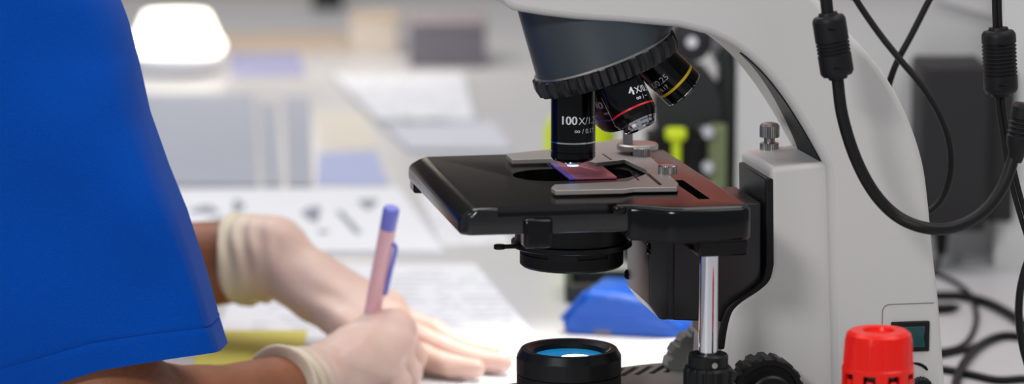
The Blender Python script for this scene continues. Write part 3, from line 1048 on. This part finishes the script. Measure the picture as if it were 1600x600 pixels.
MB().loft([hexring(0, 0.93), hexring(5, 1.0), hexring(26, 1.0), hexring(30, 0.94), hexring(34, 1.0), hexring(56, 1.0), hexring(60, 0.93)]).build('case_body', M['blue_plastic'], cs, 2.0, 3)
for k in range(3):
    MB().box((-12 + k * 13, 1.2, 23 - k * 3.2), (9.5, 3, 6), Matrix.Rotation(R(10), 4, 'Y')).build('rib', M['blue_plastic'], cs, 0.8)
MB().prism([(-30, 8), (10, 10), (36, 7), (36, 10), (10, 13), (-30, 11)], -1.2, 3, 'y').build('seam_ridge', M['blue_plastic'], cs, 0.6)
MB().prism([(-40, 10), (-24, 29), (-26, 31), (-43, 11)], -1.0, 4, 'y').build('end_ridge', M['blue_plastic'], cs, 0.6)
MB().box((-12, 0, 2.6), (12, 2.2, 3)).build('latch', M['box_purple'], cs, 0.5)
bk = pixz(936, 470, 0)
tr0 = thing('tray', 'flat dark tray on the bench behind the blue plastic case', 'tray', (bk[0] + 6, bk[1], 0))
ty = MB().box((0, 20, 7), (62, 62, 14)).build('tray_body', M['box_dark'], tr0, 2)
cut(ty, MB().box((0, 20, 10), (52, 52, 14)))

# neon bottle
nb = pixz(905, 392, 0)
nt_ = thing('bottle', 'neon yellow bottle standing behind the objectives', 'bottle', (nb[0], nb[1], 0))
MB().lathe([(26, 0), (28.5, 3), (28.5, 98), (24, 108), (14, 114)], (0, 0, 0), 40).build('bottle_body', M['neon'], nt_)
MB().lathe([(15, 112), (15, 128), (13, 130)], (0, 0, 0), 32).build('cap', M['neon'], nt_)

# second microscope, far out of focus
c2 = pixz(1075, 415, 0)
Y2 = c2[1]
m2 = thing('microscope', 'blurred black microscope with olive and neon parts behind the front microscope', 'microscope', (c2[0], c2[1], 0), 0)


def P2_(px, py, dy=0):
    q = pix(px, py, Y2 + dy)
    return (q[0] - c2[0], q[2] - c2[2])


def rect(mb, x0, y0, x1, y1, d0, d1):
    a, b2 = P2_(x0, y1, d0), P2_(x1, y0, d0)
    return mb.box(((a[0] + b2[0]) / 2, (d0 + d1) / 2, (a[1] + b2[1]) / 2), (b2[0] - a[0], d1 - d0, b2[1] - a[1]))


MB().prism([(-50, 10), (60, 10), (70, 90), (-50, 90)], 0, 26, 'z').build('base', M['box_dark'], m2, 5)
mb = MB()
pc = [P2_(*q) for q in [(1128, 420), (1128, 92), (1136, 78), (1152, 88), (1156, 140), (1156, 420)]]
mb.prism([(q[0], max(q[1], 20)) for q in pc], 28, 66, 'y')
mb.build('arm', M['box_dark'], m2, 3)
MB().prism([P2_(*q) for q in [(1040, 128), (1076, 108), (1104, 112), (1126, 140), (1134, 168), (1134, 206), (1095, 204), (1060, 222), (1026, 214), (1022, 160)]], 18, 60, 'y').build('nosepiece', M['box_dark'], m2, 3)
rect(MB(), 1010, 210, 1108, 290, 22, 62).build('stage_carrier', M['black_matte'], m2, 3)
mb = MB()
rect(mb, 1106, 195, 1136, 400, 8, 30).build('olive_column', M['olive'], m2, 3)
nk = MB()
rect(nk, 1040, 201, 1073, 221, 2, 14)
nk.build('neon_knob', M['neon'], m2, 3)
nk = MB()
rect(nk, 1050, 219, 1064, 262, 6, 14)
nk.build('neon_stem', M['neon'], m2, 2)
for (px, py) in ((1106, 207), (1106, 262)):
    q = P2_(px, py)
    MB().lathe([(4.4, 0), (4.4, 12), (3, 14)], (0, 0, 0), 20, Matrix.Translation((q[0], 8, q[1])) @ Matrix.Rotation(R(90), 4, 'X')).build('pale_knob', M['box_grey'], m2)
q = P2_(1082, 68)
MB().lathe([(4, 0), (12, 1), (16, 4), (17, 14), (14, 40)], (0, 0, 0), 32, Matrix.Translation((q[0], 10, q[1])) @ Matrix.Rotation(R(-90), 4, 'X')).build('eyepiece', M['adapter'], m2)
MB().lathe([(4.4, 0), (4, 2)], (0, 0, 0), 20, Matrix.Translation((q[0], 9.5, q[1])) @ Matrix.Rotation(R(90), 4, 'X')).build('eyepiece_lens', M['text_white'], m2)
MB().prism([P2_(*p) for p in [(1040, 40), (1070, 30), (1150, 60), (1156, 110), (1128, 120), (1116, 92), (1040, 62)]], 48, 64, 'y').build('head', M['box_grey'], m2, 3)

# ------------------------------------------------------------------ papers and boxes on the bench


def sheet(name, label, cat, corners, m, h=0.5, z=0.0, group=None):
    q = [pixz(x, y, z + h) for x, y in corners]
    cx = sum(p[0] for p in q) / 4
    cy = sum(p[1] for p in q) / 4
    mb = MB().prism([(p[0] - cx, p[1] - cy) for p in q], 0, h, 'z')
    o = mb.build(name, m, None, loc=(cx, cy, z), angle=20)
    return tag(o, label, cat, group)


sheet('paper_sheet', 'printed form lying on the bench behind both gloved hands', 'paper', [(330, 536), (852, 542), (742, 412), (386, 414)], M['print_text'], 0.6)
sheet('paper_sheet', 'white sheet with dark sketches across the middle of the bench', 'paper', [(262, 392), (694, 392), (622, 292), (270, 296)], M['paper_white'], 2.4)
sheet('paper_sheet', 'pale printed sheet to the left of the microscope stage, behind the sketches', 'paper', [(690, 384), (800, 380), (745, 300), (655, 300)], M['print_form'], 0.6)
sheet('paper_sheet', 'yellow sheet beside the blue sleeve', 'paper', [(300, 575), (470, 580), (480, 516), (318, 516)], M['paper_yellow'], 0.4, 0.75)
sheet('paper_sheet', 'brightly lit white sheet around the lamp of the microscope', 'paper', [(640, 640), (1120, 640), (1060, 528), (805, 560)], M['print_form'], 0.5)
# drawings on the sketch sheet: dark pencil shapes
inkm = mat('pencil_grey', rgb(140, 142, 154), 0.9)
mbk = MB()
for (x, y, rx_, ry_) in ((575, 318, 14, 8), (320, 328, 22, 6), (372, 322, 9, 10), (488, 334, 14, 12), (352, 345, 30, 4), (505, 362, 9, 3), (320, 358, 18, 5)):
    pts = []
    for i in range(14):
        a = 2 * PI * i / 14
        k = 1 + 0.25 * math.sin(3 * a + x)
        q = pixz(x + rx_ * k * math.cos(a), y + ry_ * k * math.sin(a), 2.5)
        pts.append((q[0], q[1]))
    mbk.prism(pts, 2.42, 2.56, 'z')
pts = [tuple(pixz(*p, 2.5)[:2]) for p in ((524, 330), (534, 329), (566, 364), (556, 366))]
mbk.prism(pts, 2.42, 2.56, 'z')
ink = mbk.build('sketch_marks', inkm, bpy.data.objects['paper_sheet.001'])
ink.parent = bpy.data.objects['paper_sheet.001']
po = bpy.data.objects['paper_sheet.001'].location
for v in ink.data.vertices:
    v.co = v.co - po

sheet('paper_stack', 'stack of white papers with a dark lower edge, left of the stage at the back', 'paper stack', [(592, 186), (742, 186), (722, 112), (520, 116)], M['print_far'], 9)
sheet('paper_stack', 'pale paper stack directly behind the left end of the stage', 'paper stack', [(640, 232), (800, 232), (770, 190), (600, 196)], M['paper_edge'], 5)
sheet('card', 'lavender blue card lying in the middle of the bench', 'card', [(494, 288), (606, 288), (588, 236), (498, 238)], M['paper_lavender'], 1.2)
sheet('card', 'cream card lying behind the lavender one', 'card', [(500, 232), (590, 232), (570, 176), (496, 178)], mat('cream_card', rgb(216, 208, 196), 0.8), 1.0)
sheet('card', 'lavender grey card at the back, right of the glowing lamp', 'card', [(362, 118), (478, 116), (466, 82), (360, 84)], mat('lavender_grey_card', rgb(150, 152, 186), 0.8), 2)
sheet('card', 'tan card at the back above the lavender grey card', 'card', [(350, 80), (560, 78), (540, 48), (340, 52)], M['paper_tan'], 2)


def crate(name, label, cat, x0, x1, ybot, ytop, depth, m, grooves=0, lid=None):
    a, b_ = pixz(x0, ybot, 0), pixz(x1, ybot, 0)
    hgt = pix((x0 + x1) / 2, ytop, a[1])[2]
    wd = b_[0] - a[0]
    t = thing(name, label, cat, ((a[0] + b_[0]) / 2, a[1], 0))
    o = MB().box((0, depth / 2, hgt / 2), (wd, depth, hgt)).build('box_body', m, t, 2)
    for k in range(grooves):
        gx = -wd / 2 + wd * (k + 0.7) / (grooves + 0.4)
        cut(o, MB().box((gx, 0, hgt / 2), (4, 8, hgt * 0.92)))
    if lid:
        MB().box((0, depth / 2, hgt + 2), (wd + 3, depth + 3, 5)).build('lid', lid, t, 1.5)
    return t


crate('storage_box', 'purple grey storage box at the back, left of the microscope head', 'box', 640, 758, 106, 40, 120, M['box_purple'], 0, mat('grey_lid', rgb(150, 142, 146), 0.7))
grey_card = mat('pale_grey_card', rgb(166, 170, 182), 0.8, var=0.06, vscale=20)
sheet('card', 'widest pale grey card on the bench beside the blue sleeve', 'card', [(240, 288), (402, 288), (396, 146), (190, 146)], grey_card, 3)
sheet('card', 'narrow pale grey card, second from the blue sleeve', 'card', [(412, 288), (440, 288), (432, 160), (406, 160)], grey_card, 3)
sheet('card', 'narrow pale grey card between the narrowest one and the lavender card', 'card', [(450, 288), (488, 288), (484, 150), (444, 150)], grey_card, 3)
crate('box', 'small black box at the top edge of the picture', 'box', 488, 534, 16, -40, 60, M['box_dark'], 0, M['box_dark'])
crate('carton', 'cream carton between the black box and the purple grey box', 'box', 548, 622, 84, 34, 90, mat('cream_carton', rgb(206, 196, 186), 0.8), 0, M['paper_tan'])

# glowing lamp, far left
lp = pixz(268, 122, 0)
la = thing('desk_lamp', 'glowing white desk lamp beside the blue sleeve at the back', 'lamp', (lp[0], lp[1], 0))


def PL(px, py):
    q = pix(px, py, lp[1])
    return (q[0] - lp[0], q[2])


l0, l1 = PL(196, 88), PL(342, 26)
hw = (l1[0] - l0[0]) / 2
cxl = (l0[0] + l1[0]) / 2
rings = []
for z, k in ((l0[1], 1.0), (l0[1] + 8, 1.02), ((l0[1] + l1[1]) / 2, 0.86), (l1[1], 0.68)):
    rings.append([(cxl + hw * k * math.cos(a), 50 + 42 * k * math.sin(a), z) for a in np.linspace(0, 2 * PI, 40, endpoint=False)])
MB().loft(rings).build('lamp_shade', M['shade'], la, 2)
MB().lathe([(hw * 0.96, 6), (hw * 0.93, l0[1] - 3), (hw * 0.5, l0[1] + 4)], (cxl, 52, 0), 40).build('stem', M['paper_white'], la)
pt_ = bpy.data.lights.new('far_bench_fill', 'POINT')  # added warm fill outside the lamp shade, brightens the far bench
pt_.energy = 1.6
pt_.color = (1.0, 0.88, 0.72)
pt_.shadow_soft_size = 0.06
po_ = bpy.data.objects.new('far_bench_fill', pt_)
po_.location = Vector((cxl + 170, 60, l1[1] + 160)) * MM
C.objects.link(po_)
po_.parent = la
MB().lathe([(40, 0), (40, 5), (34, 9), (6, 11)], (cxl - 10, 50, 0), 40).build('foot', M['box_grey'], la)

# ------------------------------------------------------------------ pen
pt, pu = pix(562, 598, 2036), pix(612, 324, 2004)
pen = thing('pen', 'pale pink pen with violet cap and clip held upright in the gloved hand', 'pen', pt)
A_, B_ = Vector((0, 0, 0)), Vector(pu - pt)
LP = B_.length
qm = B_.to_track_quat('Z', 'Y').to_matrix().to_4x4()
k_ = LP / 122.0
MB().lathe([(0.6, 0), (1.0, 2), (2.4, 7), (4.6, 22), (5.4, 40), (5.5, 70), (5.3, LP - 15)], (0, 0, 0), 32, qm).build('pen_barrel', M['pen_body'], pen)
MB().lathe([(5.0, LP - 16.5), (5.3, LP - 16), (5.3, LP - 1.6), (4.9, LP - 0.5), (4.3, LP)], (0, 0, 0), 32, qm).build('pen_cap', M['pen_purple'], pen)
cl = MB()
# clip on the side facing right
iq = qm.to_3x3().inverted()
side = iq @ Vector((0.90, -0.42, 0.1))
side.z = 0
side.normalize()
pts = []
for (r, z) in ((5.0, LP - 24), (7.0, LP - 25), (7.9, LP - 28), (7.4, LP - 40), (6.8, LP - 52), (6.6, LP - 58), (5.8, LP - 60)):
    pts.append(qm @ Vector((side.x * r, side.y * r, z)))
cl.tube(catmull(pts, 4), 1.5, 10)
cl.build('pen_clip', M['pen_purple'], pen)

# ------------------------------------------------------------------ the person


def surface_nets(D, origin, h):
    """mesh of the zero level of a sampled distance field"""
    nx, ny, nz = D.shape
    s = D < 0
    cells = np.zeros((nx - 1, ny - 1, nz - 1), np.int8)
    for i in (0, 1):
        for j in (0, 1):
            for k in (0, 1):
                cells += s[i:nx - 1 + i, j:ny - 1 + j, k:nz - 1 + k]
    act = (cells > 0) & (cells < 8)
    idx = -np.ones(act.shape, np.int64)
    ii = np.argwhere(act)
    idx[act] = np.arange(len(ii))
    acc = np.zeros((len(ii), 3))
    cnt = np.zeros(len(ii))
    corners = [(i, j, k) for i in (0, 1) for j in (0, 1) for k in (0, 1)]
    for a in corners:
        for ax_ in range(3):
            if a[ax_]:
                continue
            b2 = list(a)
            b2[ax_] = 1
            da = D[ii[:, 0] + a[0], ii[:, 1] + a[1], ii[:, 2] + a[2]]
            db = D[ii[:, 0] + b2[0], ii[:, 1] + b2[1], ii[:, 2] + b2[2]]
            m_ = (da < 0) != (db < 0)
            t = np.zeros(len(ii))
            t[m_] = da[m_] / (da[m_] - db[m_])
            p = np.array(a, float)[None, :].repeat(len(ii), 0)
            p[:, ax_] += t
            acc[m_] += p[m_]
            cnt[m_] += 1
    V = (ii + acc / cnt[:, None]) * h + origin
    F = []
    for ax_ in range(3):
        o1, o2 = [(1, 2), (2, 0), (0, 1)][ax_]
        sl0 = [slice(None)] * 3
        sl1 = [slice(None)] * 3
        sl0[ax_] = slice(0, -1)
        sl1[ax_] = slice(1, None)
        d0, d1 = s[tuple(sl0)], s[tuple(sl1)]
        ch = np.argwhere(d0 != d1)
        ok = (ch[:, o1] > 0) & (ch[:, o2] > 0) & (ch[:, o1] < D.shape[o1] - 1) & (ch[:, o2] < D.shape[o2] - 1)
        ch = ch[ok]
        up = d0[tuple(ch.T)]
        q = []
        for (u, v) in ((-1, -1), (0, -1), (0, 0), (-1, 0)):
            c_ = ch.copy()
            c_[:, o1] += u
            c_[:, o2] += v
            q.append(idx[tuple(c_.T)])
        q = np.stack(q, 1)
        q[~up] = q[~up][:, ::-1]
        F.append(q)
    return V, np.concatenate(F)


class SDF:
    def __init__(s, lo, hi, h):
        s.h = h
        s.lo = np.array(lo, float)
        s.n = np.ceil((np.array(hi) - s.lo) / h).astype(int) + 1
        s.D = np.full(s.n, 60.0, np.float32)

    def _slice(s, lo, hi):
        a = np.clip(np.floor((lo - s.lo) / s.h).astype(int), 0, s.n)
        b2 = np.clip(np.ceil((hi - s.lo) / s.h).astype(int) + 1, 0, s.n)
        if (b2 <= a).any():
            return None, None
        sl = tuple(slice(a[i], b2[i]) for i in range(3))
        g = np.meshgrid(*[s.lo[i] + s.h * np.arange(a[i], b2[i]) for i in range(3)], indexing='ij')
        return sl, np.stack(g, -1)

    def _merge(s, sl, d, k):
        e = s.D[sl]
        hh = np.clip(0.5 + 0.5 * (e - d) / k, 0, 1)
        s.D[sl] = e * (1 - hh) + d * hh - k * hh * (1 - hh)

    def cap(s, a, b2, ra, rb, k=4.0):
        a, b2 = np.array(a, float), np.array(b2, float)
        m_ = max(ra, rb) + k * 2 + 6
        sl, P = s._slice(np.minimum(a, b2) - m_, np.maximum(a, b2) + m_)
        if sl is None:
            return s
        ab = b2 - a
        t = np.clip(((P - a) @ ab) / (ab @ ab + 1e-9), 0, 1)
        d = np.linalg.norm(P - a - t[..., None] * ab, axis=-1) - (ra + (rb - ra) * t)
        s._merge(sl, d, k)
        return s

    def ell(s, c_, r, k=4.0, rot=None):
        c_, r = np.array(c_, float), np.array(r, float)
        m_ = r.max() + k * 2 + 6
        sl, P = s._slice(c_ - m_, c_ + m_)
        if sl is None:
            return s
        q = P - c_
        if rot is not None:
            q = q @ np.array(rot)
        l = np.linalg.norm(q / r, axis=-1)
        g = np.linalg.norm(q / (r * r), axis=-1) + 1e-9
        s._merge(sl, l * (l - 1) / g, k)
        return s

    def chain(s, pts, rad, k=4.0):
        for i in range(len(pts) - 1):
            s.cap(pts[i], pts[i + 1], rad[i], rad[i + 1], k)
        return s

    def grid(s):
        return np.stack(np.meshgrid(*[s.lo[i] + s.h * np.arange(s.n[i]) for i in range(3)], indexing='ij'), -1)

    def mesh(s):
        return surface_nets(s.D, s.lo, s.h)


def sdf_obj(name, V, F, m_, parent, o0):
    me = bpy.data.meshes.new(name)
    me.from_pydata([tuple(v) for v in (V - o0) * MM], [], F.tolist())
    me.materials.append(m_)
    me.polygons.foreach_set('use_smooth', [True] * len(me.polygons))
    o = bpy.data.objects.new(name, me)
    C.objects.link(o)
    o.parent = parent
    return o


pr0 = np.array([-540.0, 2000.0, -200.0])
person = thing('person', 'person in blue scrubs and pale gloves leaning over the bench and writing', 'person', pr0)

# joints
sh_r, el_r, wr_r = np.array([-335, 1830, 300]), np.array([-230, 1788, 35]), pix(470, 598, 1925)
wr_r[2] = 20
sh_l, el_l, wr_l = np.array([-400, 2200, 300]), np.array([-385, 2215, 24]), pix(414, 402, 2145)
# right hand
RH = dict(
    index=[pix(598, 494, 2030), pix(636, 520, 2046), pix(618, 556, 2050), pix(590, 572, 2044)],
    middle=[pix(622, 496, 2012), pix(648, 536, 2022), pix(634, 576, 2030), pix(604, 588, 2032)],
    ring=[pix(618, 520, 1994), pix(642, 560, 1998), pix(628, 592, 2010), pix(600, 598, 2018)],
    pinky=[pix(604, 546, 1978), pix(628, 574, 1980), pix(614, 598, 1990), pix(592, 600, 1998)],
    thumb=[pix(540, 545, 2010), pix(560, 515, 2030), pix(574, 528, 2046), pix(584, 560, 2048)])
for v in RH.values():
    for q in v:
        q += np.array([-3.0, 0, -9.5])
        q[2] = max(q[2], 9.5)
LH = dict(
    index=[pix(596, 528, 2076), pix(662, 560, 2056), pix(706, 586, 2044), pix(744, 602, 2036)],
    middle=[pix(606, 504, 2096), pix(690, 546, 2074), pix(744, 572, 2062), pix(786, 588, 2054)],
    ring=[pix(604, 488, 2116), pix(676, 520, 2104), pix(728, 546, 2092), pix(768, 562, 2084)],
    pinky=[pix(590, 478, 2130), pix(640, 508, 2124), pix(676, 526, 2116), pix(704, 538, 2110)],
    thumb=[pix(490, 470, 2110), pix(540, 512, 2078), pix(580, 540, 2060), pix(606, 556, 2050)])
for v in LH.values():
    for q in v:
        q[2] = max(q[2], 8.5)


def hand(sd, wrist, H, g, left):
    """palm and five fingers; g is added to every radius"""
    up = np.array([0, 0, 1.0])
    for nm, r in (('index', 13.5), ('middle', 14), ('ring', 13), ('pinky', 11.5)):
        sd.cap(wrist, H[nm][0], 19 + g, r + g, 7)
    names = ['index', 'middle', 'ring', 'pinky']
    for a, b2 in zip(names, names[1:]):
        sd.cap(H[a][0], H[b2][0], 12 + g, 11.5 + g, 6)
    for nm, f in (('index', 1.0), ('middle', 1.02), ('ring', 0.98), ('pinky', 0.86)):
        p = H[nm]
        f *= 0.88 if left else 1.0
        sd.chain(p, [10.6 * f + g, 9.2 * f + g, 8.0 * f + g, 6.4 * f + g], 2.0 if left else 3.2)
        sd.ell(p[1], [9.6 * f + g] * 3, 2.5)              # knuckle
    p = H['thumb']
    sd.cap(wrist * 0.7 + p[0] * 0.3, p[0], 16 + g, 14 + g, 6)
    sd.chain(p, [13 + g, 10.5 + g, 9.5 + g, 7.4 + g], 3.5)


# body: one continuous surface (torso, head, arms, hands)
bd = SDF((-780, 1640, -230), (30, 2420, 640), 5.0)
hip = np.array([-690, 2010, -160])
chest = np.array([-455, 2010, 225])
for t, ry, rz2 in ((0.0, 150, 100), (0.3, 140, 96), (0.6, 150, 104), (0.9, 165, 108)):
    p = hip + (chest - hip) * t
    bd.ell(p, (rz2, ry, 120), 50)
neck = np.array([-395, 2010, 345])
head = np.array([-335, 2012, 470])
bd.cap(chest, neck, 80, 58, 40)
bd.cap(neck, head - np.array([15, 0, 40]), 58, 54, 20)
bd.ell(head, (94, 74, 108), 14)
bd.ell(head + np.array([58, 0, -52]), (44, 46, 46), 18)             # jaw
bd.ell(head + np.array([98, 0, -12]), (16, 13, 22), 9)              # nose
for sy_ in (-1, 1):
    bd.ell(head + np.array([-8, sy_ * 74, -8]), (17, 8, 28), 5)     # ears
    bd.ell(head + np.array([80, sy_ * 32, 10]), (12, 17, 9), 8)     # brows over the eyes
bd.ell(head + np.array([92, 0, -52]), (10, 24, 6), 5)               # lips
for shd in (sh_r, sh_l):
    bd.cap(chest + np.array([20, 0, 60]), shd, 72, 60, 40)
bd.chain([sh_r, el_r], [50, 37], 20)
fm = el_r * 0.55 + wr_r * 0.45
fm[2] = 23
bd.chain([el_r, fm, wr_r], [37, 26, 23], 10)
bd.chain([sh_l, el_l], [58, 43], 20)
fm = el_l * 0.55 + wr_l * 0.45
bd.chain([el_l, fm, wr_l], [42, 35, 27], 10)
hand(bd, wr_r, RH, -1.2, False)
hand(bd, wr_l, LH, -1.2, True)
V, F = bd.mesh()
V[:, 2] = np.where(V[:, 0] > -480, np.maximum(V[:, 2], 1.2), V[:, 2])
sdf_obj('body', V, F, M['skin'], person, pr0)
hr = SDF(head - 140, head + 140, 6.0)
hr.ell(head + np.array([-14, 0, 18]), (98, 82, 104), 8)
G = hr.grid()
rg = G - head
hr.D = np.maximum(hr.D, np.maximum(rg[..., 0] - 58 + np.maximum(0, 30 - rg[..., 2]) * 1.2, -40 - rg[..., 2]))
V, F = hr.mesh()
sdf_obj('hair', V, F, M['hair'], person, pr0)


# gloves
def glove(wrist, elbow, H, left, lo, hi, cuff_at, label):
    sd = SDF(lo, hi, 1.6)
    hand(sd, wrist, H, 0.6, left)
    ax_ = (elbow - wrist) / np.linalg.norm(elbow - wrist)
    ce = wrist + ax_ * cuff_at
    if left:
        sd.chain([wrist + ax_ * -4, wrist + ax_ * 12, ce], [28.5, 29.5, 31.5], 6)
    else:
        sd.chain([wrist + ax_ * -4, wrist + ax_ * 12, ce], [25.5, 26.0, 27.5], 6)
    G = sd.grid()
    al = (G - wrist) @ ax_                              # distance up the forearm from the wrist
    # gathered folds round the wrist and fine creases over the back of the hand
    q = G - wrist
    th = np.arctan2(q[..., 2], q[..., 1])
    f1 = np.sin(al * 0.55 + 0.05 * q[..., 2] + 1.6 * np.sin(th * 2 + 1) + 0.8 * np.sin(q[..., 1] * 0.11)) * (1.0 + 0.6 * np.sin(th * 3)) * np.exp(-((al - 12) / 22) ** 2)
    f2 = np.sin(q @ np.array([0.16, 0.05, 0.22]) + 1.3 * np.sin(q @ np.array([-0.03, 0.07, 0.05]))) * 0.6 * np.exp(-((al + 45) / 45) ** 2)
    dr = H['middle'][0] - wrist
    dr = dr / np.linalg.norm(dr)
    sd_ = np.cross(dr, np.array([0, 0, 1.0]))
    f2 = f2 + np.clip(np.sin(q @ sd_ * 0.75 + q[..., 2] * 0.5 + 1.4 * np.sin(al * 0.06)) - 0.55, 0, 1) * -1.6 * np.exp(-((al + 34) / 26) ** 2)
    rim = -1.6 * np.exp(-((al - cuff_at + 2.5) / 2.2) ** 2)  # rolled rim
    sd.D = sd.D + (f1 + f2 + rim).astype(np.float32)
    wob = 2.2 * np.sin(np.arctan2(q[..., 2], q[..., 1]) * 3)
    sd.D = np.maximum(sd.D, (al - cuff_at + wob * 0.8).astype(np.float32))
    # hollow cuff, so that it opens round the forearm
    V, F = sd.mesh()
    V[:, 2] = np.maximum(V[:, 2], 0.4)
    o = sdf_obj('glove', V, F, M['glove'], person, pr0)
    # loose latex at the cuff is creamy; where it is stretched tight the skin shows through
    av = (V - wrist) @ ax_
    wv = 1 / (1 + np.exp(-(av - 2) / 5.0))
    at = o.data.attributes.new('slack', 'FLOAT', 'POINT')
    at.data.foreach_set('value', wv.astype(np.float32))
    o['label'] = label
    return o


glove(wr_r, el_r, RH, False, (-190, 1860, -12), (-30, 2085, 90), 22, 'glove on the writing hand nearest the viewer')
glove(wr_l, el_l, LH, True, (-240, 2020, -12), (30, 2200, 110), 22, 'glove on the far hand lying flat on the paper')


# scrub top: torso shell and two sleeves in one mesh
top = SDF((-800, 1660, -235), (-150, 2400, 420), 6.0)
for t, ry, rz2 in ((0.0, 158, 108), (0.3, 150, 105), (0.6, 160, 113), (0.9, 174, 117)):
    p = hip + (chest - hip) * t
    top.ell(p, (rz2, ry, 128), 50)
top.cap(chest, neck - np.array([10, 0, 30]), 88, 62, 40)
for shd in (sh_r, sh_l):
    top.cap(chest + np.array([20, 0, 60]), shd, 80, 68, 40)
top.chain([sh_l, el_l + np.array([0, 0, 48])], [68, 55], 20)
top.chain([sh_r, sh_r * 0.75 + el_r * 0.25], [66, 60], 20)
G = top.grid()
top.D = np.maximum(top.D, (np.linalg.norm(G - (neck + np.array([35, 0, 45])), axis=-1) * -1 + 78).astype(np.float32))
V1, F1 = top.mesh()
V1[:, 2] = np.where(V1[:, 0] > -480, np.maximum(V1[:, 2], 2.0), V1[:, 2])

# right sleeve: a lofted tube with a crease down its front edge
sil = [(-40, 158), (0, 186), (35, 200), (95, 216), (180, 233), (265, 262), (335, 290), (400, 311), (460, 329), (505, 341), (546, 354)]
YS = 1800
sx_, sz_ = [], []
for (py, px) in sil:
    q = pix(px, py, YS)
    sx_.append(q[0])
    sz_.append(q[2])
order = np.argsort(sz_)
sxa, sza = np.array(sx_)[order], np.array(sz_)[order]
zhem = sz_[-1]
NR, NS = 70, 120
rings = []
for i in range(NR):
    t = i / (NR - 1)
    z = zhem + t * (330 - zhem)
    fx = np.interp(z, sza, sxa)
    if z > sza[-1]:
        fx = sxa[-1] - (z - sza[-1]) * 1.2
    half = 66 + 8 * t
    dep = 38 + 22 * t
    e = 2.0 / (9.0 - 6.4 * min(1, t * 1.5))
    ring = []
    for k in range(NS):
        a = 2 * PI * k / NS
        ca, sa = math.cos(a), math.sin(a)
        ux_ = math.copysign(abs(ca) ** e, ca)
        uy_ = math.copysign(abs(sa) ** e, sa)
        x = half * ux_
        y = dep * uy_
        # crease: pull the front near corner out into a ridge
        da = (a - R(322) + PI) % (2 * PI) - PI
        rd = 1.2 * math.exp(-(da / 0.16) ** 2) * (1 - 0.6 * t)
        x += rd * 0.3
        y -= rd
        # soft folds
        fo = 1.8 * math.sin(x * 0.05 + z * 0.045 + 1.0) + 1.2 * math.sin(z * 0.09 - x * 0.06)
        if uy_ < 0:
            y += fo
        X = fx - half + x
        Yv = YS - 14 + y + (t ** 2) * 20
        dl = fx - X
        Z = z - (0.12 * min(dl, 58) + 0.33 * max(0, dl - 58)) * (1 - t) ** 2
        Z += 4.5 * (1 - max(-1, min(1, y / dep))) * (1 - t) ** 2
        ring.append((X, Yv, Z))
    rings.append(ring)
hemz = 0.085
mb = MB()
inner_r = [[(p[0] + (rings[0][(k + NS // 2) % NS][0] - p[0]) * 0.02, p[1] + (rings[0][(k + NS // 2) % NS][1] - p[1]) * 0.02, p[2] + dz) for k, p in enumerate(rings[r0])] for r0, dz in ((14, 0), (6, 0), (1, 0), (0, -0.2))]
# stitch line: a fine groove above the hem
st_k = 4
full = inner_r[:-1] + rings[:st_k]
for dz, inset in ((0.0, 0.0), (0.6, 0.7), (1.2, 0.0)):
    r = rings[st_k]
    nr = []
    for k, p in enumerate(r):
        q = rings[st_k][(k + NS // 2) % NS]
        v = Vector((q[0] - p[0], q[1] - p[1], 0)).normalized() * inset
        nr.append((p[0] + v.x, p[1] + v.y, p[2] + dz))
    full.append(nr)
full += rings[st_k + 1:]
mb.loft(full, cap=False)
V2 = np.array(mb.v)
F2 = mb.f
Vt = np.concatenate([V1, V2])
me = bpy.data.meshes.new('scrub_top')
me.from_pydata([tuple(v) for v in (Vt - pr0) * MM], [], F1.tolist() + [[i + len(V1) for i in f] for f in F2])
me.materials.append(M['cloth'])
me.polygons.foreach_set('use_smooth', [True] * len(me.polygons))
me.set_sharp_from_angle(angle=R(50))
o = bpy.data.objects.new('scrub_top', me)
C.objects.link(o)
o.parent = person
